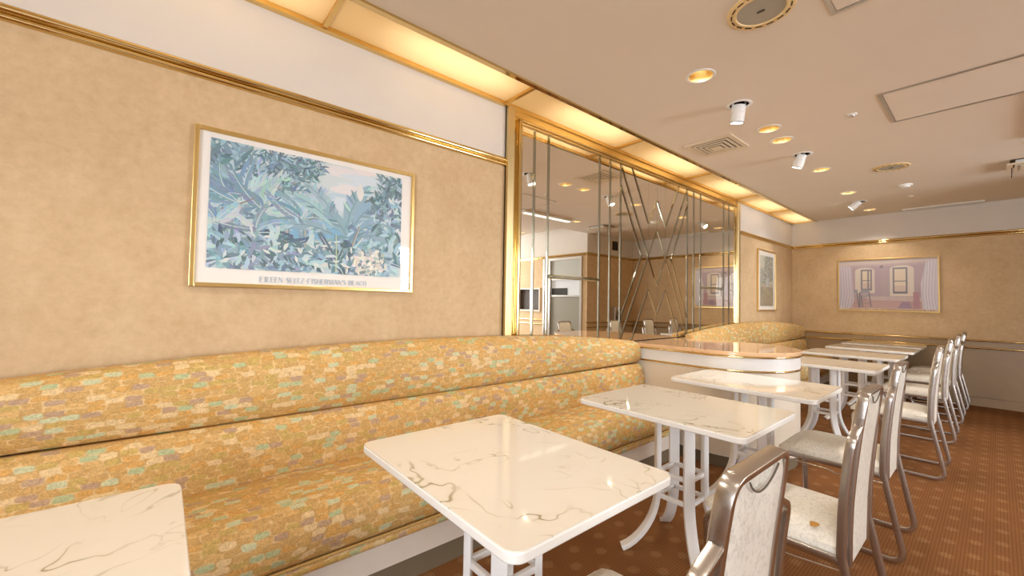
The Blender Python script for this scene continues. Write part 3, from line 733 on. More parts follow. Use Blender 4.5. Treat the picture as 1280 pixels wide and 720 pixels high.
for i, (x, y, lab) in enumerate(CHAIRS):
    if i == 0: c0.location = (x, y, 0); c0['label'] = lab
    else:
        c = dup(c0, (x, y, 0), lab)
        if i == 1:     # the brown stain with burst vinyl on this chair's seat
            m = MB(); m.prism([(.012*math.cos(a)*(1+.25*math.sin(3*a)), .024*math.sin(a)*(1+.2*math.cos(2*a))) for a in [2*PI*k/20 for k in range(20)]], XY, 0, .0012)
            o = m.build('stain', simple('mustard_stain', srgb(196, 142, 52), .6, noise=.3, nscale=60), c, loc=(.115, -.148, .4465)); o['label'] = 'mustard brown stain'

# ------------------------------------------------------------------ framed posters
GL = {  # stroke glyphs on a 0..1 cell: (x0, y0, x1, y1, weight)  weight 1 = thick stem, 0 = hairline
 'A': [(0, 0, .5, 1, 0), (.5, 1, 1, 0, 1), (.2, .38, .8, .38, 0)], 'B': [(.1, 0, .1, 1, 1), (.1, 1, .7, 1, 0), (.7, 1, .8, .75, 1), (.8, .75, .7, .53, 1), (.1, .53, .7, .53, 0), (.7, .53, .92, .28, 1), (.92, .28, .7, 0, 1), (.1, 0, .7, 0, 0)],
 'C': [(.9, .8, .6, 1, 0), (.6, 1, .25, .85, 0), (.25, .85, .1, .5, 1), (.1, .5, .25, .12, 1), (.25, .12, .6, 0, 0), (.6, 0, .95, .2, 0)], 'E': [(.1, 0, .1, 1, 1), (.1, 1, .9, 1, 0), (.1, .52, .7, .52, 0), (.1, 0, .95, 0, 0)],
 'F': [(.1, 0, .1, 1, 1), (.1, 1, .95, 1, 0), (.1, .52, .7, .52, 0)], 'H': [(.1, 0, .1, 1, 1), (.9, 0, .9, 1, 1), (.1, .52, .9, .52, 0)], 'I': [(.5, 0, .5, 1, 1), (.25, 0, .75, 0, 0), (.25, 1, .75, 1, 0)],
 'L': [(.1, 0, .1, 1, 1), (.1, 0, .9, 0, 0)], 'M': [(.08, 0, .12, 1, 0), (.12, 1, .5, 0, 1), (.5, 0, .88, 1, 0), (.88, 1, .92, 0, 1)], 'N': [(.1, 0, .1, 1, 0), (.1, 1, .9, 0, 1), (.9, 0, .9, 1, 0)],
 'R': [(.1, 0, .1, 1, 1), (.1, 1, .7, 1, 0), (.7, 1, .88, .76, 1), (.88, .76, .7, .52, 1), (.1, .52, .7, .52, 0), (.5, .52, .95, 0, 1)], 'S': [(.85, .85, .5, 1, 0), (.5, 1, .15, .78, 1), (.15, .78, .85, .28, 1), (.85, .28, .5, 0, 1), (.5, 0, .1, .15, 0)],
 'T': [(.5, 0, .5, 1, 1), (.05, 1, .95, 1, 0)], 'Z': [(.1, 1, .9, 1, 0), (.9, 1, .1, 0, 1), (.1, 0, .95, 0, 0)], 'O': [(.5, 1, .15, .75, 1), (.15, .75, .15, .25, 1), (.15, .25, .5, 0, 1), (.5, 0, .85, .25, 1), (.85, .25, .85, .75, 1), (.85, .75, .5, 1, 1)],
 'P': [(.1, 0, .1, 1, 1), (.1, 1, .7, 1, 0), (.7, 1, .88, .74, 1), (.88, .74, .7, .48, 1), (.1, .48, .7, .48, 0)], 'U': [(.1, 1, .1, .25, 1), (.1, .25, .5, 0, 1), (.5, 0, .9, .25, 0), (.9, .25, .9, 1, 0)], 'Y': [(0, 1, .5, .5, 1), (1, 1, .5, .5, 0), (.5, .5, .5, 0, 1)],
 "'": [(.5, .75, .6, 1, 1)], '.': [(.3, .5, .7, .5, 1)], 'K': [(.1, 0, .1, 1, 1), (.9, 1, .1, .45, 0), (.35, .6, .95, 0, 1)]}
def lettering(text, a0, a1, z, h, fn, lift, thick=.17, thin=.07):
    """flat printed strokes; fn(a, z, lift) -> point"""
    mb = MB(); adv = {'I': .55, "'": .35, '.': .6, ' ': .55, 'M': 1.25, 'E': .85, 'F': .8, 'L': .8, 'S': .8}
    w = [adv.get(c, 1.0) for c in text]; k = (a1-a0)/sum(w); a = a0
    for c, wi in zip(text, w):
        cw = wi*k*.84
        for x0, y0, x1, y1, g in GL.get(c, []):
            p = Vector((a+x0*cw, z+y0*h)); q = Vector((a+x1*cw, z+y1*h)); d = (q-p).normalized(); s = Vector((-d.y, d.x))*h*(thick if g else thin)/2; p = p-d*h*.02; q = q+d*h*.02
            mb.add([fn(v.x, v.y, lift) for v in (p-s, q-s, q+s, p+s)], [(0, 1, 2, 3)])
        a += wi*k
    return mb
def poster(name, label, fn, a0, a1, z0, z1, fw, art, margin, fmat, glaze, text=None):
    """fn(a, z, depth) places things on the wall; art(mb, a0, a1, z0, z1, lift0) draws the print"""
    root = thing(name, label, 'picture')
    d = .022
    for nm, (p0, p1, q0, q1) in (('frame_stile', (a0, a0+fw, z0, z1)), ('frame_stile', (a1-fw, a1, z0, z1)), ('frame_rail', (a0+fw, a1-fw, z0, z0+fw)), ('frame_rail', (a0+fw, a1-fw, z1-fw, z1))):
        m = MB(); m.prism([(p0, q0), (p1, q0), (p1, q1), (p0, q1)], fn, .002, d); m.build(nm, fmat, root, smooth=0, bevel=.002)
    m = MB(); m.prism([(a0+fw, z0+fw), (a1-fw, z0+fw), (a1-fw, z1-fw), (a0+fw, z1-fw)], fn, .003, .008); m.build('sheet', M['mat_board'], root, smooth=0)
    mb = MB(); art(mb, *margin); mb.build('print', M['print'], root, smooth=0)
    if text: lettering(*text[0], fn, .0122).build('lettering', text[1], root, smooth=0, fix=False)
    m = MB(); m.prism([(a0+fw, z0+fw), (a1-fw, z0+fw), (a1-fw, z1-fw), (a0+fw, z1-fw)], fn, .013, .015); m.build('glazing', glaze, root, smooth=0)
    return root
LW = lambda a, z, h: (h, a, z)                 # on the left wall, facing +X
FW = lambda a, z, h: (a, YF-h, z)              # on the far wall, facing -Y
class Art:
    def __init__(s, mb, fn, a0, a1, z0, z1): s.mb, s.fn, s.b, s.l, s.k = mb, fn, (a0, a1, z0, z1), .0082, 0
    def poly(s, pts, c):
        a0, a1, z0, z1 = s.b; s.k += 1
        pts = s.clip(pts)
        if len(pts) < 3: return
        lift = s.l + s.k*1.3e-6
        s.mb.add([s.fn(a0+u*(a1-a0), z0+v*(z1-z0), lift) for u, v in pts], [list(range(len(pts)))], 0, None, srgb(*[max(0, min(255, 255-(255-q)*.76)) for q in c]))
    def clip(s, pts):
        for ax, lim, sg in ((0, 0, 1), (0, 1, -1), (1, 0, 1), (1, 1, -1)):
            out = []
            for i in range(len(pts)):
                p, q = pts[i-1], pts[i]; ip, iq = (p[ax]-lim)*sg >= 0, (q[ax]-lim)*sg >= 0
                if ip != iq:
                    t = (lim-p[ax])/(q[ax]-p[ax]); out.append(tuple(p[j]+t*(q[j]-p[j]) for j in (0, 1)))
                if iq: out.append(q)
            pts = out
            if not pts: break
        return pts
    def leaf(s, x, y, ang, L, w, c, asp, bend=0.0):
        """pointed leaf from (x, y); asp = width/height of the picture so shapes keep their proportions"""
        up, dn = [], []
        for i in range(7):
            t = i/6; a = ang+bend*t; px = x+L*t*math.cos(a)/asp; py = y+L*t*math.sin(a); ww = w*math.sin(PI*min(1, t*.92+.04))**.8
            up.append((px-ww*math.sin(a)/asp, py+ww*math.cos(a))); dn.append((px+ww*math.sin(a)/asp, py-ww*math.cos(a)))
        s.poly(up+dn[::-1], c)
    def stroke(s, pts, w0, w1, c, asp):
        n = len(pts); up, dn = [], []
        for i, (x, y) in enumerate(pts):
            p, q = pts[max(0, i-1)], pts[min(n-1, i+1)]; d = Vector(((q[0]-p[0])*asp, q[1]-p[1])).normalized(); w = w0+(w1-w0)*i/(n-1)
            up.append((x-d.y*w/asp, y+d.x*w)); dn.append((x+d.y*w/asp, y-d.x*w))
        s.poly(up+dn[::-1], c)
def blend(c, v): return tuple(q+random.uniform(-v, v)*1.0 for q in c)
TEAL = [(122, 166, 188), (98, 144, 170), (144, 188, 206), (78, 118, 140), (166, 204, 218), (112, 158, 174), (92, 134, 164), (134, 178, 204), (182, 212, 222)]
def jungle(mb, a0, a1, z0, z1):
    A = Art(mb, LW, a0, a1, z0, z1); asp = (a1-a0)/(z1-z0); R = random
    A.poly([(0, 0), (1, 0), (1, 1), (0, 1)], (186, 212, 222))
    for i in range(12): v = .55+i*.04; A.poly([(0, v), (1, v), (1, v+.045), (0, v+.045)], (196+i*1, 214+i*.5, 224-i*.3))
    for i in range(16):          # pale clouds
        x, y = R.uniform(.3, 1), R.uniform(.55, 1); A.poly([(x+R.uniform(.05, .16)*math.cos(t), y+.05*math.sin(t)) for t in [k*.52 for k in range(12)]], R.choice([(228, 224, 226), (206, 222, 234), (178, 206, 226), (236, 226, 222)]))
    A.poly([(.22, .28), (.74, .28), (.74, .42), (.22, .42)], (104, 168, 206)); A.poly([(.3, .42), (.72, .41), (.72, .47), (.3, .46)], (126, 182, 212))
    for i in range(20): x = R.uniform(.25, .7); y = R.uniform(.28, .45); A.stroke([(x, y), (x+.05, y+.003)], .004, .002, R.choice([(140, 196, 220), (90, 150, 196), (210, 226, 232)]), asp)
    A.poly([(.36, .21), (.7, .23), (.64, .29), (.5, .285), (.38, .265)], (226, 220, 216))
    def clump(cx, cy, rx, ry, n, L, w, pal, v=10, spread=PI):
        for i in range(n):
            t = R.uniform(0, 2*PI); r = math.sqrt(R.random()); A.leaf(cx+rx*r*math.cos(t), cy+ry*r*math.sin(t), R.uniform(-spread, spread), L*R.uniform(.6, 1.3), w*R.uniform(.6, 1.3), blend(R.choice(pal), v), asp, R.uniform(-.6, .6))
    def palm(x, y, n, L, base, span, pal):
        for i in range(n):
            an = base-span/2+span*i/max(1, n-1)+R.uniform(-.1, .1); ll = L*R.uniform(.7, 1.1); b = R.uniform(-1.1, 1.1); pts = []
            c = blend(R.choice(pal), 10)
            for k in range(9): t = k/8; a = an+b*t*.8; pts.append((x+ll*t*math.cos(a)/asp, y+ll*t*math.sin(a)))
            for k in range(1, 9):
                for sg in (-1, 1): A.leaf(pts[k][0], pts[k][1], an+b*k/8*.8+sg*.7, L*.32*(1-.5*k/9), .011, blend(c, 14), asp, -sg*.5)
            A.stroke(pts, .005, .002, (190, 214, 214), asp)
    def trunk(pts, w0, w1): A.stroke(pts, w0*1.25, w1*1.25, (104, 122, 126), asp); A.stroke([(x+.003, y) for x, y in pts], w0*.6, w1*.6, (166, 168, 164), asp)
    DK = [(60, 98, 114), (48, 82, 98), (80, 120, 134), (104, 146, 158), (70, 106, 130)]
    # back growth
    clump(.12, .55, .16, .4, 150, .14, .020, TEAL); clump(.85, .4, .2, .35, 170, .12, .020, TEAL); clump(.5, .16, .5, .16, 220, .11, .018, TEAL)
    # tall tree in the left third
    trunk([(.335, .05), (.34, .3), (.345, .5), (.33, .68), (.315, .84), (.31, 1)], .024, .012); trunk([(.34, .55), (.372, .72), (.392, .86), (.40, 1)], .015, .008); trunk([(.33, .6), (.27, .8), (.255, 1)], .014, .008)
    for cx, cy in ((.25, .93), (.29, .84), (.34, .93), (.40, .9), (.45, .87), (.23, .82), (.47, .94), (.37, .82), (.30, .75)): clump(cx, cy, .045, .07, 46, .075, .008, DK+TEAL[:4], 12)
    # dark leaves top-left
    clump(.07, .88, .10, .13, 90, .11, .018, DK+TEAL[:3]); clump(.05, .65, .07, .16, 60, .12, .02, TEAL+[(96, 150, 190)])
    palm(.14, .52, 9, .42, 1.7, 2.6, TEAL); palm(.24, .48, 9, .38, 1.2, 2.4, TEAL+[(184, 212, 208)]); palm(.42, .45, 9, .30, 1.9, 3.4, TEAL)
    trunk([(.43, .05), (.435, .3), (.43, .47)], .012, .010); A.stroke([(.05, .46), (.13, .52), (.19, .58)], .008, .004, (120, 110, 112), asp)
    # banana leaves in the middle right, ragged
    for x, y, an, L, w in ((.60, .42, 2.25, .50, .055), (.62, .44, 1.95, .46, .05), (.66, .45, 1.45, .46, .075), (.70, .46, 1.1, .50, .07), (.72, .40, .75, .42, .06), (.58, .36, 2.7, .40, .05), (.74, .36, .35, .38, .055), (.66, .36, 2.0, .3, .06)):
        c = blend(R.choice(TEAL[:1]+TEAL[2:3]+TEAL[4:5]), 8)
        A.leaf(x, y, an, L, w, c, asp, -.35 if an < 1.5 else .35)
        for k in range(10):
            t = .15+.08*k; a = an+(-.35 if an < 1.5 else .35)*t; px, py = x+L*t*math.cos(a)/asp, y+L*t*math.sin(a)
            A.leaf(px, py, a+R.choice((-1, 1))*R.uniform(.6, 1.0), w*1.5, .010, blend(R.choice(TEAL), 14), asp)
        A.stroke([(x+L*t*math.cos(an+(-.35 if an < 1.5 else .35)*t)/asp, y+L*t*math.sin(an+(-.35 if an < 1.5 else .35)*t)) for t in (0, .3, .6, .95)], .006, .002, (92, 138, 150), asp)
    A.leaf(.735, .70, 1.6, .16, .035, (226, 224, 222), asp)
    trunk([(.655, .02), (.68, .2), (.71, .34), (.735, .46)], .016, .008); A.stroke([(.69, .2), (.73, .3), (.76, .36)], .007, .003, (226, 222, 206), asp)
    # dark shrub top right
    clump(.93, .86, .07, .12, 110, .085, .012, DK+[(96, 136, 160), (150, 184, 200)]); clump(.92, .6, .10, .2, 150, .085, .014, DK+TEAL+[(206, 220, 226)]); clump(.84, .7, .04, .06, 22, .07, .012, DK)
    # foreground
    for x, y in ((.08, .2), (.2, .3), (.16, .1), (.3, .14), (.42, .12), (.03, .36), (.9, .14), (.97, .2), (.6, .1)): palm(x, y, 7, .24, R.uniform(.8, 2.2), 4.2, TEAL+DK[:2]+[(196, 216, 214)])
    clump(.3, .12, .3, .14, 170, .10, .014, TEAL+DK+[(204, 218, 218), (130, 140, 176)]); clump(.8, .14, .2, .14, 70, .10, .016, TEAL+DK)
    clump(.80, .13, .10, .10, 120, .05, .016, [(228, 222, 214), (214, 210, 200), (160, 178, 176), (92, 124, 136), (236, 230, 222)], 8)
    for i in range(60): x, y = R.uniform(.02, .7), R.uniform(.0, .3); A.leaf(x, y, R.uniform(0, PI), .06, .010, R.choice([(222, 226, 222), (206, 222, 224), (70, 104, 118), (54, 84, 100)]), asp)
    A.stroke([(.605, .02), (.605, .2), (.60, .36)], .005, .004, (196, 216, 176), asp)
poster('framed_poster', 'large gold-framed blue tropical jungle poster on the wall above the first bench', LW, .079, 1.048, 1.206, 1.862, .017, jungle, (.134, .976, 1.285, 1.823), M['gold'], M['glaze'],
       (("EILEEN SEITZ.FISHERMAN'S BEACH", .325, .797, 1.234, .0225), M['ink']))
def garden(mb, a0, a1, z0, z1):
    A = Art(mb, LW, a0, a1, z0, z1); asp = (a1-a0)/(z1-z0); R = random
    A.poly([(0, 0), (1, 0), (1, 1), (0, 1)], (196, 192, 172)); A.poly([(0, 0), (1, 0), (1, .38), (0, .38)], (140, 132, 104))
    pal = [(104, 118, 104), (128, 136, 116), (88, 104, 100), (150, 150, 128), (120, 128, 132)]
    for i in range(420):
        x, y = R.uniform(.35, 1), R.uniform(.5, 1); A.leaf(x, y, R.uniform(0, 6.28), .05, .012, blend(R.choice(pal), 12), asp)
    for i in range(140): x, y = R.uniform(0, .4), R.uniform(.42, .75); A.leaf(x, y, R.uniform(0, 6.28), .05, .010, blend(R.choice(pal), 12), asp)
    for i in range(520): x, y = R.uniform(0, 1), R.uniform(0, .42); A.leaf(x, y, R.uniform(.6, 2.5), .05, .008, blend(R.choice([(150, 134, 98), (172, 150, 112), (120, 122, 96), (184, 168, 132), (150, 116, 92)]), 12), asp)
    A.stroke([(.62, .3), (.6, .55), (.66, .8), (.7, 1)], .02, .012, (132, 130, 128), asp); A.poly([(.45, .38), (.62, .38), (.62, .52), (.54, .58), (.45, .52)], (176, 184, 184))
poster('framed_poster', 'small gold-framed poster of a grey-green garden on the left wall near the far corner', LW, 6.10, 6.79, 1.092, 1.936, .018, garden, (6.20, 6.70, 1.16, 1.86), M['gold'], M['glaze'])
def loft(mb, a0, a1, z0, z1):
    A = Art(mb, FW, a0, a1, z0, z1); asp = (a1-a0)/(z1-z0)
    A.poly([(0, 0), (1, 0), (1, 1), (0, 1)], (172, 152, 164))
    A.poly([(0, .9), (1, .92), (1, 1), (0, 1)], (204, 186, 182)); A.poly([(0, .86), (1, .88), (1, .92), (0, .9)], (186, 164, 172))
    for i in range(40): x = random.random(); A.poly([(x, .2), (x+.05, .2), (x+.05, .86), (x, .86)], blend((172, 152, 166), 6))
    A.poly([(0, 0), (1, 0), (1, .22), (0, .24)], (184, 140, 142)); A.poly([(.3, .2), (1, .18), (1, .26), (.3, .28)], (196, 178, 176))
    A.poly([(.3, 0), (.75, 0), (.72, .17), (.34, .18)], (190, 150, 150)); A.poly([(.62, .05), (.76, .05), (.74, .17), (.66, .17)], (146, 118, 150))
    def win(x0, x1, y0, y1, rev):
        n = 10; cx = (x0+x1)/2; arc = [(cx+(x1-x0)/2*math.cos(PI*k/n), y1+.07*math.sin(PI*k/n)) for k in range(n+1)]
        A.poly([(x0, y0), (x1, y0)]+arc, (222, 210, 198)); w = .028
        A.poly([(x0+w*(1 if rev else 2.2), y0+.05), (x1-w*(2.2 if rev else 1), y0+.05), (x1-w*(2.2 if rev else 1), y1+.03), (x0+w*(1 if rev else 2.2), y1+.03)], (116, 112, 128))
        a, b = x0+w*(1 if rev else 2.2)+.018, x1-w*(2.2 if rev else 1)-.018
        A.poly([(a, y0+.09), (b, y0+.09), (b, y1), (a, y1)], (232, 214, 190)); A.poly([(a, y0+.09), (b, y0+.09), (b, y0+.2), (a, y0+.2)], (214, 190, 178))
        m = (y0+y1)/2+.02; A.poly([(a, m), (b, m), (b, m+.018), (a, m+.018)], (104, 104, 120))
        if not rev: A.poly([((a+b)/2+.01, y0+.09), ((a+b)/2+.03, y0+.09), ((a+b)/2+.03, y1), ((a+b)/2+.01, y1)], (120, 120, 128))
    win(.18, .39, .34, .78, False); win(.545, .78, .28, .80, True)
    A.poly([(.445, .83), (.48, .83), (.48, .88), (.445, .88)], (120, 112, 124))
    # folding chairs
    for x in (.10, .23):
        A.poly([(x, .34), (x+.10, .35), (x+.11, .41), (x+.02, .42)], (138, 140, 160))
        for (p, q) in (((x, .06), (x, .36)), ((x+.12, .06), (x+.10, .36)), ((x+.03, .06), (x+.015, .30))): A.stroke([p, q], .009, .009, (96, 96, 110), asp)
        for yy in (.14, .22, .28): A.stroke([(x, yy), (x+.11, yy)], .005, .005, (130, 124, 136), asp)
    A.poly([(.77, .03), (.83, .03), (.83, .36), (.77, .36)], (170, 118, 134))
    A.poly([(0, 0), (.13, 0), (.17, .2), (.14, .86), (0, .92)], (198, 188, 204)); A.poly([(.86, 0), (1, 0), (1, .95), (.90, .95), (.84, .5)], (214, 208, 224))
    A.poly([(0, 0), (1, 0), (1, .045), (0, .045)], (214, 186, 152))
    for k in range(9):     # pale and darker wavy strokes at both sides
        x = .015*k; A.stroke([(x, .02), (x+.03, .3), (x+.02, .6), (x+.01, .9)], .004, .003, (226, 220, 232) if k % 2 else (170, 160, 182), asp)
        x = .88+.013*k; A.stroke([(x, .02), (x-.02, .3), (x-.01, .6), (x, .93)], .004, .003, (240, 236, 246) if k % 2 else (186, 180, 204), asp)
poster('framed_poster', 'wide thin-framed lilac poster of a room with two arched windows, on the far wall', FW, .580, 1.621, 1.112, 1.848, .014, loft, (.594, 1.607, 1.126, 1.834), M['gold'], M['glaze_wavy'],
       (('CENTURY ART   THE METROPOLITAN MUSEUM OF ART', .70, 1.585, 1.132, .017), M['ink_brown']))

# ------------------------------------------------------------------ ceiling fittings
def spot_lamp(name, loc, direction, power, size, col, parent=None, radius=.03):
    l = bpy.data.lights.new(name, 'SPOT'); l.energy = power; l.spot_size = size; l.spot_blend = .6; l.color = col; l.shadow_soft_size = radius
    o = bpy.data.objects.new(name, l); COL.objects.link(o); o.location = loc; o.rotation_euler = Vector(direction).to_track_quat('-Z', 'Y').to_euler()
    if parent: o.parent = parent
    return o
WARM = (1.0, .92, .80)
def make_downlight():
    root = thing('downlight', 'x', 'ceiling light', group='recessed gold downlights')
    m = MB(); m.lathe([(HR-.002, .001), (HR-.001, -.003), (HR+.010, -.004), (HR+.013, 0)], 32); m.build('trim_ring', M['lampwhite'], root, smooth=50)
    m = MB(); m.lathe([(HR-.002, -.002), (HR-.004, .02), (.054, .055), (.042, .085), (.034, .10)], 32); m.build('reflector', M['reflector'], root, smooth=70)
    m = MB(); m.lathe([(.0, .060), (.018, .062), (.026, .072), (.026, .085), (.018, .10), (.0, .10)], 16); m.build('bulb', M['bulb'], root, smooth=70)
    m = MB(); m.lathe([(.034, .099), (.0, .101)], 24); m.build('cap', M['dark'], root, smooth=50)
    return root
DL = ['recessed gold downlight nearest the viewer, left of the white spotlight', 'gold downlight, left of the pair beside the square vent', 'gold downlight, right of the pair beside the square vent',
      'gold downlight just right of the second white spotlight', 'bright recessed white-lit downlight beyond the second spotlight', 'farthest gold downlight, right of the tilted spotlight',
      'recessed downlight near the second square vent, seen in the mirror', 'recessed downlight by the partition with the frosted door, seen in the mirror']
d0 = make_downlight()
for i, (x, y) in enumerate(DOWN):
    lab = DL[i] if i < len(DL) else 'added gold downlight out of the frame, lighting the near tables and room'
    if i == 0: o = d0; o.location = (x, y, CZ); o['label'] = lab
    else: o = dup(d0, (x, y, CZ), lab)
    spot_lamp('downlight_beam', (x, y, CZ+.040), (0, 0, -1), DOWN_P*1.7, 2.0, WARM, radius=.025)
def spotlight(x, y, dirn, label, blen=.105):
    root = thing('spotlight', label, 'spotlight', (x, y, CZ), 'swivel white spotlights')
    m = MB(); m.lathe([(SR-.002, .002), (SR-.001, -.004), (SR+.014, -.004), (SR+.018, 0)], 32); m.build('mounting_ring', M['lampwhite'], root, smooth=50)
    m = MB(); m.lathe([(SR-.001, .0), (SR-.001, .05), (.0, .051)], 28); m.build('recess_cup', M['dark'], root, smooth=50)
    d = Vector(dirn).normalized(); q = d.to_track_quat('-Z', 'Y').to_matrix(); piv = Vector((0, 0, .004)); r = .041
    m = MB(); m.lathe([(0, -.006), (r*.84, -.006), (r*.9, -.012), (r*.9, -.05), (r, -.054), (r, -blen-.01), (r*.93, -blen-.012), (r*.93, -blen+.004)], 28, piv, 0, q); bar = m.build('barrel', M['lampwhite'], root, smooth=40)
    m = MB(); m.lathe([(r*1.005, -blen-.008), (r*1.005, -blen-.0125), (r*.9, -blen-.013)], 28, piv, 0, q); m.build('rim', M['dark'], bar, smooth=50)
    m = MB(); m.lathe([(0, -blen-.004), (r*.93, -blen-.004)], 28, piv, 0, q); m.build('lens', M['lens'], bar, smooth=0)
    s = Vector((0, 1, 0)).cross(d); b = Vector((d.y, -d.x, 0)); b = b.normalized() if b.length > .05 else Vector((0, -1, 0)); side = q @ Vector((1, 0, 0))
    for sg in (-1, 1):
        p = piv+side*r*1.03*sg; m = MB(); m.sweep([p+Vector((0, 0, .02)), p+d*.05], rect_sec(.007, .0025), d.cross(side)); m.build('bracket', M['lampwhite'], root, smooth=0)
    spot_lamp('spotlight_beam', (Vector((x, y, CZ))+piv+d*(blen+.02)), d, SPOT_P, 1.1, (1.0, .93, .83), radius=.03)
spotlight(*SPOTS[0], (-.18, .12, -1), 'nearest white swivel spotlight, above the square ceiling vent')
spotlight(*SPOTS[1], (-.38, .05, -1), 'second white swivel spotlight, its lens glowing, beside a gold downlight')
spotlight(*SPOTS[2], (-.85, -.15, -.75), 'farthest white swivel spotlight, tilted sideways towards the left wall')
def speaker(x, y, label):
    root = thing('ceiling_speaker', label, 'speaker', (x, y, CZ), 'round ceiling speakers')
    m = MB(); m.lathe([(.093, -.004), (.097, -.010), (.106, -.010), (.110, -.006), (.122, -.008), (.131, -.005), (.133, 0)], 48); rim = m.build('rim', M['cream_plastic'], root, smooth=50)
    m = MB(); m.lathe([(0, -.0065), (.095, -.0055)], 40); m.build('grille', M['grille'], root, smooth=50)
    for k in range(16):
        a = 2*PI*k/16; d = Vector((math.cos(a), math.sin(a), 0)); t = Vector((-d.y, d.x, 0)); c = d*.114
        m = MB(); m.sweep([c-t*.014+Vector((0, 0, -.0078)), c+t*.014+Vector((0, 0, -.0078))], rect_sec(.0024, .0012), d); m.build('slot', M['dark'], rim, smooth=0)
    m = MB()
    for p, q in (((-.014, -.004), (.014, -.004)), ((.014, -.004), (.014, .004)), ((.014, .004), (-.014, .004)), ((-.014, .004), (-.014, -.004))): m.sweep([(p[0], p[1], -.0085), (q[0], q[1], -.0085)], rect_sec(.001, .001), (0, 0, 1))
    m.build('badge_outline', M['dark'], root, smooth=0)
speaker(1.441, 1.964, 'round cream ceiling speaker with grey grille at the top edge of the photo')
speaker(1.475, 5.10, 'round cream ceiling speaker farther away, above the far tables')
def vent(x, y, hw, label, drop=.0, rod=False):
    root = thing('ceiling_vent', label, 'vent', (x, y, CZ), 'square ceiling air vents')
    def ring(a, w, z0, z1, nm):
        m = MB()
        for p in ((-a, a, -a, -a+w), (-a, a, a-w, a), (-a, -a+w, -a+w, a-w), (a-w, a, -a+w, a-w)): m.box(*p, z0-drop, z1-drop)
        m.build(nm, M['cream_metal'], root, smooth=0)
    m = MB(); m.box(-hw+.02, hw-.02, -hw+.02, hw-.02, -.002, -.0005); m.build('duct_back', M['duct'], root, smooth=0)
    ring(hw, .036, -.010, 0, 'outer_flange')
    for k, a in enumerate((hw-.045, hw-.078, hw-.111)): ring(a, .020, -.014-.003*k, -.010-.003*k, 'louvre_ring')
    m = MB(); m.box(-(hw-.142), hw-.142, -(hw-.142), hw-.142, -.024-drop, -.020-drop); m.build('centre_plate', M['cream_metal'], root, smooth=0)
    if drop:
        m = MB(); m.box(-hw+.05, hw-.05, -hw+.05, hw-.05, -drop-.004, -.002); m.build('neck', M['lampwhite'], root, smooth=0)
    if rod:
        m = MB(); m.sweep([(-hw+.03, -.04, -.012-drop), (-hw+.028, -.04, -.10-drop)], circ_sec(.003, 8), (1, 0, 0)); m.build('hanging_rod', M['dark'], root, smooth=60)
M['duct'] = simple('shadowed_duct', srgb(104, 86, 64), .7)
M['cream_metal'] = simple('cream_enamelled_metal', srgb(226, 210, 184), .45)
vent(.625, 3.42, .182, 'square cream louvred ceiling vent beside the amber cove light')
vent(2.345, 5.73, .182, 'square white ceiling vent with a hanging rod at the right edge of the photo', .035, True)
def access(x0, x1, y0, y1, label):
    root = thing('access_hatch', label, 'hatch', ((x0+x1)/2, (y0+y1)/2, CZ), 'square ceiling access hatches'); hx, hy = (x1-x0)/2, (y1-y0)/2
    for p in ((-hx, -hx+.018, -hy, hy), (hx-.018, hx, -hy, hy), (-hx+.018, hx-.018, -hy, -hy+.018), (-hx+.018, hx-.018, hy-.018, hy)):
        m = MB(); m.box(*p, -.005, .001); m.build('frame_bar', M['alu'], root, smooth=0)
    m = MB(); m.box(-hx+.022, hx-.022, -hy+.022, hy-.022, -.003, -.0005); m.build('hatch_panel', M['ceiling'], root, smooth=0)
access(1.638, 2.24, 3.288, 3.868, 'square ceiling access hatch in silver frame at the right of the photo')
access(1.638, 2.24, 1.635, 2.232, 'ceiling access hatch cut by the top edge of the photo')
sl = thing('slot_diffuser', 'long narrow cream air slot on the ceiling close to the far wall', 'vent', (1.655, 7.465, CZ))
for b in ((-.36, .36, -.065, -.05), (-.36, .36, .05, .065), (-.36, -.335, -.05, .05), (.335, .36, -.05, .05)):
    m = MB(); m.box(*b, -.014, .001); m.build('flange', M['lampwhite'], sl, smooth=0)
m = MB(); m.box(-.335, .335, -.05, .05, -.003, -.001); m.build('slot_back', M['duct'], sl, smooth=0)
for yy in (-.03, 0, .03):
    m = MB(); m.box(-.335, .335, yy-.004, yy+.004, -.009, -.003); m.build('blade', M['cream_metal'], sl, smooth=0)
lt = thing('strip_light', 'long white strip light on the ceiling, seen only in the mirror', 'ceiling light', (2.33, 4.4, CZ))
m = MB(); m.box(-.05, .05, -.5, .5, -.03, 0); m.build('housing', M['lampwhite'], lt, smooth=0, bevel=.004)
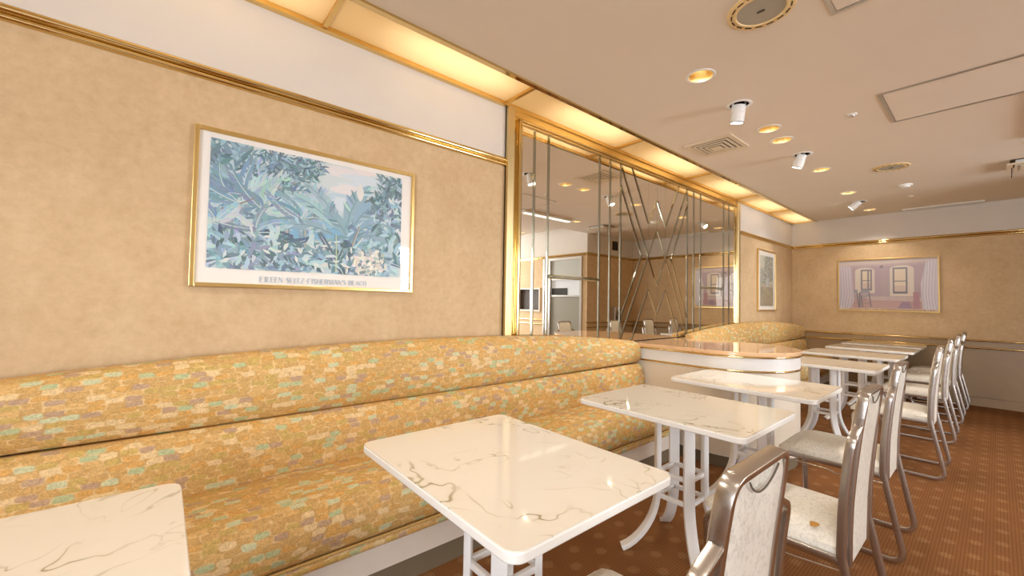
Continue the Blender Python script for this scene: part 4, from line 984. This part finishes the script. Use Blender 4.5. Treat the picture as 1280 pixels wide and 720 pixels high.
m = MB(); m.box(-.035, .035, -.48, .48, -.040, -.031); m.build('diffuser', M['strip_light'], lt, smooth=0, bevel=.003)
def disc(name, x, y, prof, label, cat, mats, group=None):
    root = thing(name, label, cat, (x, y, CZ), group)
    for nm, p, mt in prof:
        m = MB(); m.lathe(p, 28); m.build(nm, M[mt], root, smooth=50)
disc('smoke_detector', 1.478, 5.941, [('base', [(.062, 0), (.062, -.010), (.058, -.014), (.0, -.014)], 'lampwhite'), ('dome', [(.042, -.013), (.040, -.026), (.03, -.032), (0, -.033)], 'lampwhite')], 'white round smoke detector on the ceiling beyond the far speaker', 'detector', None)
for x, y, lab in ((1.477, 3.51, 'tiny round sprinkler head between spotlight and access hatch'), (1.462, 6.59, 'tiny round sprinkler head beyond the smoke detector')):
    disc('sprinkler_head', x, y, [('rosette', [(.030, 0), (.027, -.005), (.016, -.007), (.015, -.003)], 'lampwhite'), ('head', [(.0145, -.002), (.013, -.012), (.008, -.018), (0, -.019)], 'alu')], lab, 'sprinkler', None, 'ceiling sprinkler heads')
# fittings on the return wall (mirror only)
wv = thing('wall_vent', 'dark louvred air vent high on the return wall, seen in the mirror', 'vent', (2.94, 6.84, 2.31))
m = MB(); m.box(-.012, 0, -.20, .20, -.11, .11); m.build('frame', M['cream_metal'], wv, smooth=0, bevel=.003)
m = MB(); m.box(-.014, -.011, -.02, .17, -.09, .09); m.build('dark_opening', M['dark'], wv, smooth=0)
for k in range(6):
    m = MB(); m.box(-.018, -.012, -.18, -.03, -.085+k*.031, -.07+k*.031); m.build('louvre', M['cream_metal'], wv, smooth=0)
wb = thing('wall_box', 'grey wall box with a curved handset on the return wall, seen in mirror', 'wall box', (2.94, 6.94, .95))
m = MB(); m.box(-.10, 0, -.12, .12, -.16, .14); m.build('case', M['alu'], wb, smooth=0, bevel=.008)
m = MB(); m.sweep(fillet([(-.115, -.07, -.10), (-.13, -.05, .0), (-.115, .06, .09)], .06, 8), circ_sec(.014, 10), (1, 0, 0)); m.build('handset', M['dark'], wb, smooth=60)
